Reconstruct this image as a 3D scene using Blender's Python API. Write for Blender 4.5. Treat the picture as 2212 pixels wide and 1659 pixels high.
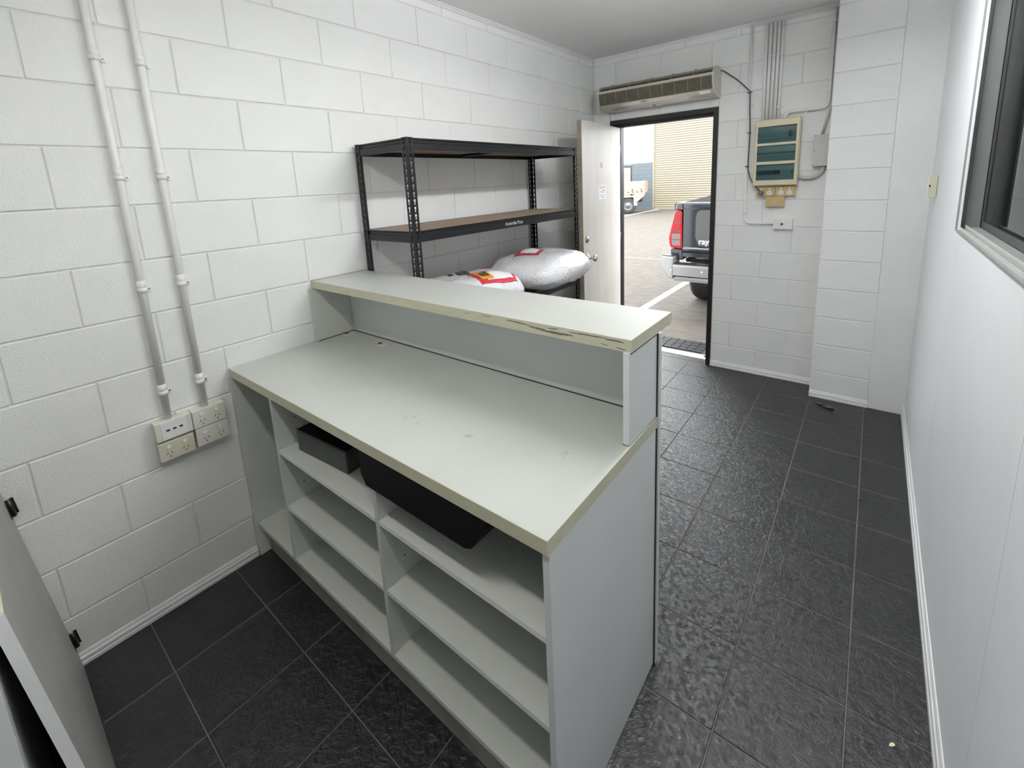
import bpy, bmesh, math, random
from mathutils import Vector, Matrix, noise
from mathutils.geometry import tessellate_polygon
random.seed(7)
for o in list(bpy.data.objects):
    bpy.data.objects.remove(o)
SC = bpy.context.scene
COL = SC.collection

# ------------------------------------------------------------------ camera, sky, exposure
W_PX, H_PX = 2212, 1659
F_PX, PP_Y = 974.134, 581.546
cam_d = bpy.data.cameras.new('camera')
cam = bpy.data.objects.new('camera', cam_d)
COL.objects.link(cam)
cam_d.sensor_fit = 'HORIZONTAL'
cam_d.sensor_width = 36
cam_d.lens = F_PX / W_PX * 36
cam_d.shift_y = -(H_PX / 2 - PP_Y) / W_PX
cam_d.clip_start = 0.02
cam_d.clip_end = 300
cam.matrix_world = Matrix.Translation((2.078, -0.233, 1.605)) @ (
    Matrix.Rotation(0.67, 4, 'Z') @ Matrix.Rotation(0.048, 4, 'Y') @ Matrix.Rotation(1.384, 4, 'X'))
SC.camera = cam

SKY, SUN, TUBE, FILL_TUBE = 9.0, 0.4, 50.0, 88.0
world = bpy.data.worlds.new('overcast')
SC.world = world
world.use_nodes = True
bg = world.node_tree.nodes['Background']
bg.inputs[0].default_value = (0.93, 0.97, 1.0, 1)
bg.inputs[1].default_value = SKY
sun_d = bpy.data.lights.new('sun', 'SUN')
sun_d.energy = SUN
sun_d.angle = math.radians(12)
sun_d.color = (1, 0.95, 0.86)
sun = bpy.data.objects.new('sun', sun_d)
COL.objects.link(sun)
sun.rotation_euler = (math.radians(42), 0, math.radians(-28))
SC.view_settings.view_transform = 'Standard'
SC.view_settings.look = 'None'
SC.view_settings.exposure = 0.0
SC.view_settings.gamma = 1.0
SC.view_settings.use_curve_mapping = False


# ------------------------------------------------------------------ materials
def mat(name, col, rough=0.5, metal=0.0, var=0.0, vscale=6.0, bump=0.0, bscale=200.0, bdist=0.002, spec=0.5,
        coat=0.0, detail=3.0, col2=None, emit=None, stretch=None):
    m = bpy.data.materials.new(name)
    m.use_nodes = True
    nt = m.node_tree
    b = nt.nodes['Principled BSDF']
    b.inputs['Base Color'].default_value = (*col, 1)
    b.inputs['Roughness'].default_value = rough
    b.inputs['Metallic'].default_value = metal
    b.inputs['Specular IOR Level'].default_value = spec
    if coat:
        b.inputs['Coat Weight'].default_value = coat
        b.inputs['Coat Roughness'].default_value = 0.08
    if emit:
        b.inputs['Emission Color'].default_value = (*emit[:3], 1)
        b.inputs['Emission Strength'].default_value = emit[3]
    tc = nt.nodes.new('ShaderNodeTexCoord')
    src = tc.outputs['Object']
    if stretch:
        mp = nt.nodes.new('ShaderNodeMapping')
        mp.inputs['Scale'].default_value = stretch
        nt.links.new(src, mp.inputs[0])
        src = mp.outputs[0]
    m['src'] = 0
    if var:
        n = nt.nodes.new('ShaderNodeTexNoise')
        n.inputs['Scale'].default_value = vscale
        n.inputs['Detail'].default_value = detail
        nt.links.new(src, n.inputs['Vector'])
        r = nt.nodes.new('ShaderNodeValToRGB')
        c2 = col2 or tuple(max(0, c * (1 - var)) for c in col)
        r.color_ramp.elements[0].position = 0.35
        r.color_ramp.elements[0].color = (*c2, 1)
        r.color_ramp.elements[1].position = 0.65
        r.color_ramp.elements[1].color = (*col, 1)
        nt.links.new(n.outputs['Fac'], r.inputs[0])
        nt.links.new(r.outputs[0], b.inputs['Base Color'])
    if bump:
        n2 = nt.nodes.new('ShaderNodeTexNoise')
        n2.inputs['Scale'].default_value = bscale
        n2.inputs['Detail'].default_value = 4
        nt.links.new(src, n2.inputs['Vector'])
        bp = nt.nodes.new('ShaderNodeBump')
        bp.inputs['Strength'].default_value = bump
        bp.inputs['Distance'].default_value = bdist
        nt.links.new(n2.outputs['Fac'], bp.inputs['Height'])
        nt.links.new(bp.outputs[0], b.inputs['Normal'])
    return m


def blotch(m, spots, dark, thresh=0.5, nscale=30, stretch=(1, 1, 1)):
    """wear marks of the surface itself: noisy blots around given points (object space), mixed over the base colour"""
    nt = m.node_tree
    b = nt.nodes['Principled BSDF']
    tc = nt.nodes.new('ShaderNodeTexCoord')
    mp = nt.nodes.new('ShaderNodeMapping')
    mp.inputs['Scale'].default_value = stretch
    nt.links.new(tc.outputs['Object'], mp.inputs[0])
    n = nt.nodes.new('ShaderNodeTexNoise')
    n.inputs['Scale'].default_value = nscale
    n.inputs['Detail'].default_value = 6
    nt.links.new(mp.outputs[0], n.inputs['Vector'])
    acc = None
    for (p, rad, amt) in spots:
        d = nt.nodes.new('ShaderNodeVectorMath')
        d.operation = 'SUBTRACT'
        nt.links.new(tc.outputs['Object'], d.inputs[0])
        d.inputs[1].default_value = p
        sc = nt.nodes.new('ShaderNodeVectorMath')
        sc.operation = 'DIVIDE'
        nt.links.new(d.outputs[0], sc.inputs[0])
        sc.inputs[1].default_value = rad
        ln = nt.nodes.new('ShaderNodeVectorMath')
        ln.operation = 'LENGTH'
        nt.links.new(sc.outputs[0], ln.inputs[0])
        mr = nt.nodes.new('ShaderNodeMapRange')
        mr.inputs['From Min'].default_value = 1.0
        mr.inputs['From Max'].default_value = 0.0
        mr.inputs['To Min'].default_value = 0.0
        mr.inputs['To Max'].default_value = amt
        nt.links.new(ln.outputs['Value'], mr.inputs['Value'])
        if acc is None:
            acc = mr.outputs[0]
        else:
            mx = nt.nodes.new('ShaderNodeMath')
            mx.operation = 'MAXIMUM'
            nt.links.new(acc, mx.inputs[0])
            nt.links.new(mr.outputs[0], mx.inputs[1])
            acc = mx.outputs[0]
    ml = nt.nodes.new('ShaderNodeMath')
    ml.operation = 'MULTIPLY'
    nt.links.new(acc, ml.inputs[0])
    nt.links.new(n.outputs['Fac'], ml.inputs[1])
    rp = nt.nodes.new('ShaderNodeMapRange')
    rp.inputs['From Min'].default_value = thresh * 0.8
    rp.inputs['From Max'].default_value = thresh * 1.15
    nt.links.new(ml.outputs[0], rp.inputs['Value'])
    mix = nt.nodes.new('ShaderNodeMix')
    mix.data_type = 'RGBA'
    nt.links.new(rp.outputs[0], mix.inputs['Factor'])
    old = b.inputs['Base Color'].links
    if old:
        nt.links.new(old[0].from_socket, mix.inputs[6])
    else:
        mix.inputs[6].default_value = b.inputs['Base Color'].default_value
    mix.inputs[7].default_value = (*dark, 1)
    nt.links.new(mix.outputs[2], b.inputs['Base Color'])


def glassy(name, tint, refl=0.12, rough=0.02, trans=0.9):
    m = bpy.data.materials.new(name)
    m.use_nodes = True
    nt = m.node_tree
    nt.nodes.remove(nt.nodes['Principled BSDF'])
    out = nt.nodes['Material Output']
    t = nt.nodes.new('ShaderNodeBsdfTransparent')
    t.inputs[0].default_value = (*tint, 1)
    g = nt.nodes.new('ShaderNodeBsdfGlossy')
    g.inputs['Roughness'].default_value = rough
    fr = nt.nodes.new('ShaderNodeFresnel')
    fr.inputs[0].default_value = 1.5
    mx = nt.nodes.new('ShaderNodeMixShader')
    nt.links.new(fr.outputs[0], mx.inputs[0])
    nt.links.new(t.outputs[0], mx.inputs[1])
    nt.links.new(g.outputs[0], mx.inputs[2])
    nt.links.new(mx.outputs[0], out.inputs[0])
    return m


M = {}
M['paint'] = mat('white_block_paint', (0.845, 0.855, 0.84), 0.5, var=0.05, vscale=3, bump=0.55, bscale=170, bdist=0.003)
M['mortar'] = mat('painted_mortar', (0.77, 0.78, 0.76), 0.6, var=0.08, vscale=8, bump=0.4, bscale=120, bdist=0.003)
M['sheet'] = mat('white_wall_sheet', (0.84, 0.86, 0.88), 0.42, var=0.03, vscale=2, bump=0.1, bscale=60, bdist=0.002)
M['ceil'] = mat('ceiling_paint', (0.90, 0.895, 0.89), 0.7, var=0.03, vscale=1.5, bump=0.15, bscale=90)
M['trim'] = mat('white_gloss_trim', (0.82, 0.83, 0.82), 0.35, var=0.04, vscale=12)
M['lam'] = mat('grey_white_laminate', (0.62, 0.645, 0.60), 0.33, var=0.04, vscale=5, bump=0.06, bscale=400, bdist=0.0005)
M['top'] = mat('worn_worktop_laminate', (0.54, 0.565, 0.525), 0.36, var=0.05, vscale=4, bump=0.06, bscale=400, bdist=0.0005)
M['rtop'] = mat('raised_counter_laminate', (0.50, 0.515, 0.48), 0.36, var=0.05, vscale=4, bump=0.06, bscale=400, bdist=0.0005)
M['panel'] = mat('white_end_panel', (0.74, 0.765, 0.765), 0.35, var=0.04, vscale=3, bump=0.06, bscale=300, bdist=0.0005)
M['cream'] = mat('yellowed_edge_strip', (0.60, 0.585, 0.44), 0.4, var=0.08, vscale=14)
M['kick'] = mat('scuffed_kickboard', (0.40, 0.40, 0.37), 0.5, var=0.25, vscale=9)
M['gap'] = mat('dark_joint', (0.03, 0.028, 0.022), 0.8)
M['black'] = mat('black_powder_coat', (0.007, 0.007, 0.008), 0.3, bump=0.1, bscale=300, bdist=0.0005, spec=0.4)
M['blackp'] = mat('black_plastic', (0.004, 0.004, 0.0045), 0.55, spec=0.2)
M['mdf'] = mat('brown_hardboard', (0.27, 0.19, 0.13), 0.6, var=0.15, vscale=40, bump=0.1, bscale=200)
M['gpo'] = mat('white_plastic', (0.72, 0.71, 0.63), 0.3)
M['gpow'] = mat('bright_white_plastic', (0.82, 0.82, 0.80), 0.25)
M['gpoc'] = mat('aged_cream_plastic', (0.62, 0.60, 0.47), 0.35)
M['tan'] = mat('tan_plastic', (0.55, 0.43, 0.21), 0.35, var=0.05, vscale=20)
M['board'] = mat('cream_switchboard_plastic', (0.68, 0.61, 0.42), 0.38, var=0.04, vscale=12)
M['pvc'] = mat('painted_conduit', (0.86, 0.865, 0.85), 0.42, var=0.04, vscale=15, bump=0.15, bscale=120)
M['greypvc'] = mat('grey_pvc', (0.50, 0.51, 0.49), 0.45, var=0.06, vscale=10)
M['greybox'] = mat('grey_box_plastic', (0.53, 0.54, 0.50), 0.5, var=0.05, vscale=10)
M['cable'] = mat('dark_grey_cable', (0.05, 0.05, 0.05), 0.4)
M['plug'] = mat('grey_plug', (0.16, 0.16, 0.165), 0.4)
M['frame'] = mat('black_door_frame', (0.016, 0.015, 0.016), 0.35)
M['leaf'] = mat('stained_door_paint', (0.66, 0.625, 0.59), 0.38, var=0.10, vscale=7, stretch=(1, 1, 0.35), detail=5, col2=(0.60, 0.55, 0.49))
M['leafedge'] = mat('bare_door_edge', (0.27, 0.23, 0.165), 0.6, var=0.2, vscale=20)
M['chrome'] = mat('chrome', (0.75, 0.74, 0.72), 0.18, 1.0)
M['steel'] = mat('dull_steel', (0.42, 0.42, 0.41), 0.35, 1.0)
M['bronze'] = mat('dark_bronze', (0.05, 0.045, 0.04), 0.35, 0.7)
M['grey'] = mat('grey_print', (0.28, 0.28, 0.28), 0.5)
M['paper'] = mat('white_paper', (0.86, 0.86, 0.88), 0.5)
M['red'] = mat('red_print', (0.62, 0.04, 0.07), 0.4)
M['pink'] = mat('faded_red_print', (0.72, 0.20, 0.30), 0.45)
M['blue'] = mat('blue_print', (0.12, 0.17, 0.36), 0.5)
M['orange'] = mat('orange_label', (0.75, 0.30, 0.03), 0.45)
M['acbody'] = mat('silver_beige_plastic', (0.62, 0.60, 0.53), 0.22, metal=0.25, var=0.04, vscale=5)
M['acend'] = mat('grey_beige_plastic', (0.58, 0.58, 0.51), 0.4)
M['grille'] = mat('dusty_grille_plastic', (0.40, 0.36, 0.27), 0.45, var=0.2, vscale=30)
M['dark'] = mat('dark_interior', (0.012, 0.011, 0.010), 0.8)
M['alu'] = mat('grey_aluminium', (0.25, 0.265, 0.255), 0.5, 0.1, var=0.05, vscale=20)
M['alul'] = mat('pale_aluminium', (0.50, 0.51, 0.48), 0.45, 0.1)
M['sash'] = mat('dark_sash', (0.06, 0.06, 0.065), 0.4)
M['grey_panel'] = mat('grey_room_panel', (0.34, 0.34, 0.35), 0.8, var=0.05, vscale=10)
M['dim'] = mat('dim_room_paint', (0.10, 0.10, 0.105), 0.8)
M['glass'] = glassy('window_glass', (0.92, 0.94, 0.94))
M['smoke'] = glassy('smoked_cover', (0.66, 0.77, 0.78), rough=0.06)
M['teal'] = mat('teal_grey_panel', (0.33, 0.40, 0.40), 0.5)
M['mbox'] = mat('dark_grey_metal', (0.075, 0.08, 0.075), 0.4, 0.35, var=0.15, vscale=12)
M['lampbody'] = mat('white_enamel', (0.8, 0.8, 0.8), 0.4)
M['tube'] = mat('lit_tube', (1, 1, 1), 0.5, emit=(1.0, 0.985, 0.94, TUBE))
M['fill_tube'] = mat('added_fill_tube', (1, 1, 1), 0.5, emit=(0.97, 0.985, 1.0, FILL_TUBE))  # glow of the added batten over the aisle
M['rubber'] = mat('black_rubber', (0.010, 0.010, 0.011), 0.55, bump=0.2, bscale=100)
M['mat'] = mat('charcoal_matting', (0.028, 0.03, 0.034), 0.5, var=0.15, vscale=30)
M['line'] = mat('white_road_paint', (0.70, 0.69, 0.66), 0.7, var=0.15, vscale=12)
M['sill'] = mat('pale_threshold', (0.78, 0.79, 0.80), 0.4)
M['bluegrey'] = mat('blue_grey_block', (0.085, 0.102, 0.115), 0.7, var=0.12, vscale=4, bump=0.2, bscale=60)
M['bluejoint'] = mat('blue_grey_joint', (0.11, 0.128, 0.14), 0.7)
M['whitewall'] = mat('white_render', (0.86, 0.86, 0.84), 0.7, var=0.03, vscale=1)
M['roller'] = mat('cream_roller_steel', (0.22, 0.19, 0.135), 0.5)
M['beige'] = mat('beige_security_mesh', (0.34, 0.25, 0.17), 0.6)
M['carpaint'] = mat('dark_grey_car_paint', (0.028, 0.033, 0.042), 0.25, 0.3, coat=0.8)
M['recess'] = mat('grey_tailgate_panel', (0.10, 0.10, 0.10), 0.45, 0.1)
M['lens'] = mat('red_lens', (0.40, 0.006, 0.010), 0.2, coat=0.15, spec=0.3)
M['lensd'] = mat('deep_red_lens', (0.16, 0.004, 0.008), 0.15, coat=0.5)
M['lensc'] = mat('clear_lens', (0.16, 0.13, 0.125), 0.12, coat=0.6)
M['bumper'] = mat('silver_bumper_steel', (0.36, 0.355, 0.36), 0.35, 0.5)
M['cartrim'] = mat('black_car_trim', (0.014, 0.014, 0.015), 0.4)
M['cover'] = mat('black_vinyl_cover', (0.010, 0.010, 0.011), 0.9, spec=0.1)
M['tyre'] = mat('tyre_rubber', (0.03, 0.028, 0.027), 0.75, bump=0.2, bscale=60)
M['wind'] = mat('tinted_car_glass', (0.02, 0.024, 0.028), 0.06)
M['tray'] = mat('tan_tray_steel', (0.36, 0.27, 0.19), 0.6, var=0.15, vscale=6)
M['utew'] = mat('white_ute_paint', (0.80, 0.80, 0.78), 0.35)
M['alloy'] = mat('grey_wheel_rim', (0.14, 0.14, 0.145), 0.35, 0.6)
M['crumb'] = mat('cream_paper_scrap', (0.75, 0.70, 0.52), 0.7)
M['wing'] = mat('grey_brown_scrap', (0.30, 0.27, 0.24), 0.7)
blotch(M['top'], [((0.195, -0.14, 0.036), (0.15, 0.09, 0.1), 1.0), ((0.40, -0.10, 0.036), (0.16, 0.06, 0.1), 0.9), ((0.70, 0.0, 0.036), (0.10, 0.16, 0.1), 0.98),
                   ((-0.6, -0.1, 0.036), (0.2, 0.2, 0.1), 0.8)], (0.36, 0.385, 0.36), 0.50, 45)
blotch(M['rtop'], [((-0.6, 0.03, 0.297), (0.30, 0.12, 0.1), 1.0), ((-0.25, -0.02, 0.297), (0.2, 0.1, 0.1), 0.85)], (0.40, 0.40, 0.35), 0.58, 25, (1, 2, 1))
blotch(M['panel'], [((0.817, -0.08, 0.78), (0.05, 0.05, 0.06), 0.9), ((0.817, 0.20, 0.45), (0.05, 0.05, 0.2), 0.9)], (0.50, 0.46, 0.42), 0.6, 30, (3, 3, 0.6))


def floor_tile_mat():
    m = bpy.data.materials.new('charcoal_slate_tile')
    m.use_nodes = True
    nt = m.node_tree
    b = nt.nodes['Principled BSDF']
    geo = nt.nodes.new('ShaderNodeNewGeometry')
    tc = nt.nodes.new('ShaderNodeTexCoord')
    oi = nt.nodes.new('ShaderNodeObjectInfo')
    mul = nt.nodes.new('ShaderNodeMath')
    mul.operation = 'MULTIPLY'
    mul.inputs[1].default_value = 37.0
    nt.links.new(oi.outputs['Random'], mul.inputs[0])
    add = nt.nodes.new('ShaderNodeVectorMath')
    add.operation = 'ADD'
    nt.links.new(tc.outputs['Object'], add.inputs[0])
    cmb = nt.nodes.new('ShaderNodeCombineXYZ')
    nt.links.new(mul.outputs[0], cmb.inputs[0])
    nt.links.new(mul.outputs[0], cmb.inputs[2])
    nt.links.new(cmb.outputs[0], add.inputs[1])
    n1 = nt.nodes.new('ShaderNodeTexNoise')
    n1.inputs['Scale'].default_value = 42
    n1.inputs['Detail'].default_value = 5
    n1.inputs['Roughness'].default_value = 0.6
    n1.inputs['Distortion'].default_value = 1.4
    nt.links.new(add.outputs[0], n1.inputs['Vector'])
    n2 = nt.nodes.new('ShaderNodeTexNoise')
    n2.inputs['Scale'].default_value = 7
    n2.inputs['Detail'].default_value = 4
    nt.links.new(add.outputs[0], n2.inputs['Vector'])
    r = nt.nodes.new('ShaderNodeValToRGB')
    r.color_ramp.elements[0].position = 0.3
    r.color_ramp.elements[0].color = (0.005, 0.005, 0.0058, 1)
    r.color_ramp.elements[1].position = 0.7
    r.color_ramp.elements[1].color = (0.010, 0.010, 0.0112, 1)
    nt.links.new(n2.outputs['Fac'], r.inputs[0])
    nt.links.new(r.outputs[0], b.inputs['Base Color'])
    mr = nt.nodes.new('ShaderNodeMapRange')
    mr.inputs['To Min'].default_value = 0.27
    mr.inputs['To Max'].default_value = 0.38
    nt.links.new(n2.outputs['Fac'], mr.inputs['Value'])
    nt.links.new(mr.outputs[0], b.inputs['Roughness'])
    b.inputs['Specular IOR Level'].default_value = 0.7
    bp = nt.nodes.new('ShaderNodeBump')
    bp.inputs['Strength'].default_value = 0.55
    bp.inputs['Distance'].default_value = 0.008
    nt.links.new(n1.outputs['Fac'], bp.inputs['Height'])
    nt.links.new(bp.outputs[0], b.inputs['Normal'])
    return m


M['tile'] = floor_tile_mat()
M['grout'] = mat('grey_grout', (0.16, 0.155, 0.15), 0.8, var=0.35, vscale=3, bump=0.2, bscale=100)
M['conc'] = mat('weathered_concrete', (0.086, 0.072, 0.057), 0.8, var=0.3, vscale=7, detail=12, bump=0.7, bscale=34, bdist=0.012, col2=(0.056, 0.046, 0.036), stretch=(1, 1.5, 1))


# ------------------------------------------------------------------ mesh helpers
def wmat(o):
    m = o.matrix_basis.copy()
    while o.parent:
        o = o.parent
        m = o.matrix_basis @ m
    return m


class MB:
    def __init__(s):
        s.v, s.f, s.smooth = [], [], []

    def add(s, vs, fs, smooth=False):
        b = len(s.v)
        s.v += [tuple(v) for v in vs]
        s.f += [tuple(b + i for i in f) for f in fs]
        s.smooth += [smooth] * len(fs)
        return s

    def box(s, lo, hi, bev=0.0, m=None):
        lo, hi = Vector(lo), Vector(hi)
        if bev <= 0:
            vs = [(x, y, z) for z in (lo.z, hi.z) for y in (lo.y, hi.y) for x in (lo.x, hi.x)]
            fs = [(0, 2, 3, 1), (4, 5, 7, 6), (0, 1, 5, 4), (2, 6, 7, 3), (0, 4, 6, 2), (1, 3, 7, 5)]
            vs = [Vector(v) for v in vs]
        else:
            bm = bmesh.new()
            bmesh.ops.create_cube(bm, size=1)
            bmesh.ops.scale(bm, vec=hi - lo, verts=bm.verts)
            bmesh.ops.translate(bm, vec=(lo + hi) / 2, verts=bm.verts)
            bmesh.ops.bevel(bm, geom=list(bm.edges), offset=bev, segments=2, affect='EDGES', profile=0.6)
            bm.verts.index_update()
            vs = [v.co.copy() for v in bm.verts]
            fs = [[v.index for v in f.verts] for f in bm.faces]
            bm.free()
        if m is not None:
            vs = [m @ v for v in vs]
        return s.add(vs, fs)

    def prism(s, poly, axis, a, b, smooth=False):
        """poly: 2D points (other two axes in order xyz), extruded along axis from a to b"""
        def P(p, t):
            if axis == 'x':
                return (t, p[0], p[1])
            if axis == 'y':
                return (p[0], t, p[1])
            return (p[0], p[1], t)
        n = len(poly)
        vs = [P(p, a) for p in poly] + [P(p, b) for p in poly]
        fs = [tuple(range(n))[::-1], tuple(range(n, 2 * n))] + [(i, (i + 1) % n, n + (i + 1) % n, n + i) for i in range(n)]
        return s.add(vs, fs, smooth)

    def tube(s, pts, r, n=10, cap=True):
        pts = [Vector(p) for p in pts]
        T = []
        for i in range(len(pts)):
            a = pts[max(0, i - 1)]
            b = pts[min(len(pts) - 1, i + 1)]
            T.append((b - a).normalized())
        u = T[0].orthogonal().normalized()
        vs, fs = [], []
        for i, p in enumerate(pts):
            u = (u - T[i] * u.dot(T[i])).normalized()
            w = T[i].cross(u)
            for k in range(n):
                a = 2 * math.pi * k / n
                vs.append(p + (u * math.cos(a) + w * math.sin(a)) * r)
        for i in range(len(pts) - 1):
            for k in range(n):
                fs.append((i * n + k, i * n + (k + 1) % n, (i + 1) * n + (k + 1) % n, (i + 1) * n + k))
        s.add(vs, fs, True)
        if cap:
            b = len(s.v) - len(vs)
            s.f += [tuple(b + k for k in range(n))[::-1], tuple(b + (len(pts) - 1) * n + k for k in range(n))]
            s.smooth += [False, False]
        return s

    def cyl(s, c, axis, r, h, n=16, r2=None):
        """cylinder from c along axis vector for h"""
        c, ax = Vector(c), Vector(axis).normalized()
        u = ax.orthogonal().normalized()
        w = ax.cross(u)
        r2 = r if r2 is None else r2
        vs = [c + (u * math.cos(2 * math.pi * k / n) + w * math.sin(2 * math.pi * k / n)) * r for k in range(n)]
        vs += [c + ax * h + (u * math.cos(2 * math.pi * k / n) + w * math.sin(2 * math.pi * k / n)) * r2 for k in range(n)]
        s.add(vs, [(k, (k + 1) % n, n + (k + 1) % n, n + k) for k in range(n)], True)
        b = len(s.v) - 2 * n
        s.f += [tuple(b + k for k in range(n))[::-1], tuple(b + n + k for k in range(n))]
        s.smooth += [False, False]
        return s

    def lathe(s, c, axis, prof, n=24):
        """prof: (radius, distance along axis)"""
        c, ax = Vector(c), Vector(axis).normalized()
        u = ax.orthogonal().normalized()
        w = ax.cross(u)
        vs, fs = [], []
        for (r, d) in prof:
            for k in range(n):
                a = 2 * math.pi * k / n
                vs.append(c + ax * d + (u * math.cos(a) + w * math.sin(a)) * max(r, 1e-5))
        for i in range(len(prof) - 1):
            for k in range(n):
                fs.append((i * n + k, i * n + (k + 1) % n, (i + 1) * n + (k + 1) % n, (i + 1) * n + k))
        return s.add(vs, fs, True)

    def holed(s, outer, holes, m):
        """flat 2D polygon with holes mapped to 3D by m(x, y)"""
        loops = [[Vector((p[0], p[1], 0)) for p in outer]] + [[Vector((p[0], p[1], 0)) for p in h] for h in holes]
        tri = tessellate_polygon(loops)
        flat = [p for l in loops for p in l]
        return s.add([m(p.x, p.y) for p in flat], [tuple(t) for t in tri])

    def build(s, name, material, parent=None, mesh_only=False, local=False, kind=None, label=None):
        me = bpy.data.meshes.new(name)
        vs = [Vector(v) for v in s.v]
        if parent is not None and not local:
            inv = wmat(parent).inverted()
            vs = [inv @ v for v in vs]
        me.from_pydata(vs, [], s.f)
        me.polygons.foreach_set('use_smooth', s.smooth)
        bm = bmesh.new()
        bm.from_mesh(me)
        bmesh.ops.recalc_face_normals(bm, faces=bm.faces)
        bm.to_mesh(me)
        bm.free()
        me.materials.append(M[material] if isinstance(material, str) else material)
        me.update()
        if mesh_only:
            return me
        return put(name, me, parent, kind, label)


def put(name, me, parent=None, kind=None, label=None, loc=None, rot=None):
    o = bpy.data.objects.new(name, me)
    COL.objects.link(o)
    if parent is not None:
        o.parent = parent
    if loc is not None:
        o.location = loc
    if rot is not None:
        o.rotation_euler = rot
    if kind:
        o['kind'] = kind
    if label:
        o['label'] = label
    return o


def thing(name, label, cat, loc=(0, 0, 0), rot=(0, 0, 0), group=None):
    o = bpy.data.objects.new(name, None)
    COL.objects.link(o)
    o.location = loc
    o.rotation_euler = rot
    o.empty_display_size = 0.05
    return tag(o, label, cat, group)


def tag(o, label, cat, group=None):
    o['label'] = label
    o['category'] = cat
    if group:
        o['group'] = group
    return o


def dup(root, loc, rot=None, label=None):
    r = root.copy()
    COL.objects.link(r)
    r.location = loc
    if rot is not None:
        r.rotation_euler = rot
    if label:
        r['label'] = label
    for ch in root.children:
        c = ch.copy()
        COL.objects.link(c)
        c.parent = r
        for g in ch.children:
            d = g.copy()
            COL.objects.link(d)
            d.parent = c
    return r


def text(name, body, size, material, parent, mw, bold=0.0, extrude=0.0004, align='LEFT'):
    """flat lettering; mw: world matrix of the text plane (x right, y up, z out)"""
    c = bpy.data.curves.new(name, 'FONT')
    c.body = body
    c.size = size
    c.extrude = extrude
    c.offset = bold
    c.align_x = align
    c.resolution_u = 3
    o = bpy.data.objects.new(name, c)
    COL.objects.link(o)
    c.materials.append(M[material])
    bpy.context.view_layer.update()
    me = bpy.data.meshes.new_from_object(o.evaluated_get(bpy.context.evaluated_depsgraph_get()))
    bpy.data.objects.remove(o)
    me.name = name
    o = put(name, me, parent)
    o.matrix_basis = wmat(parent).inverted() @ mw
    return o


def arc(p, a, b, r, n=6):
    """fillet points at corner p coming from a and going to b"""
    p, a, b = Vector(p), Vector(a), Vector(b)
    d1, d2 = (a - p).normalized(), (b - p).normalized()
    q1, q2 = p + d1 * r, p + d2 * r
    return [(q1 * (1 - t) ** 2 + p * 2 * t * (1 - t) + q2 * t * t) for t in [i / n for i in range(n + 1)]]


def path(pts, r):
    out = [Vector(pts[0])]
    for i in range(1, len(pts) - 1):
        out += arc(pts[i], pts[i - 1], pts[i + 1], r)
    out.append(Vector(pts[-1]))
    return out


# ------------------------------------------------------------------ room shell
XR, YF, ZC = 2.335, 3.64, 2.66          # right wall, far wall, ceiling
YB = -2.60                              # back wall
PX, PY = 1.815, 3.44                    # pier in the far right corner
Z0 = -0.006                             # course offset
floor = MB().box((-0.01, YB - 0.01, -0.12), (XR + 0.01, 3.80, -0.0022)).build('floor', 'grout', kind='structure')
tile_cache = {}
T, G = 0.304, 0.0042
for m in range(-4, 4):
    for j in range(-14, 8):
        x0, x1 = 1.219 + T * m + G / 2, 1.219 + T * (m + 1) - G / 2
        y0, y1 = 1.515 + T * j + G / 2, 1.515 + T * (j + 1) - G / 2
        x0, x1 = max(x0, 0.0), min(x1, XR)
        y0, y1 = max(y0, YB), min(y1, 3.775)
        if y1 <= y0 + 0.01 or x1 <= x0 + 0.01:
            continue
        if y1 > YF - 0.05 and y0 >= YF - 0.02:
            x0, x1 = max(x0, 0.21), min(x1, 1.045)
            if x1 <= x0 + 0.01:
                continue
        w, d = round(x1 - x0, 4), round(y1 - y0, 4)
        if (w, d) not in tile_cache:
            c = 0.0014
            vs = [(-w / 2, -d / 2, -0.0024), (w / 2, -d / 2, -0.0024), (w / 2, d / 2, -0.0024), (-w / 2, d / 2, -0.0024),
                  (-w / 2, -d / 2, -c), (w / 2, -d / 2, -c), (w / 2, d / 2, -c), (-w / 2, d / 2, -c),
                  (-w / 2 + c, -d / 2 + c, 0), (w / 2 - c, -d / 2 + c, 0), (w / 2 - c, d / 2 - c, 0), (-w / 2 + c, d / 2 - c, 0)]
            fs = [(8, 9, 10, 11)] + [(i, (i + 1) % 4, 4 + (i + 1) % 4, 4 + i) for i in range(4)] + [(4 + i, 4 + (i + 1) % 4, 8 + (i + 1) % 4, 8 + i) for i in range(4)]
            tile_cache[(w, d)] = MB().add(vs, fs).build('tile', 'tile', mesh_only=True)
        put('tile', tile_cache[(w, d)], floor, loc=((x0 + x1) / 2, (y0 + y1) / 2, random.uniform(-0.0003, 0)))

block_cache = {}
BD, BG, BC = 0.0042, 0.0055, 0.0026     # block face proud of the mortar, joint width, chamfer


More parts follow.
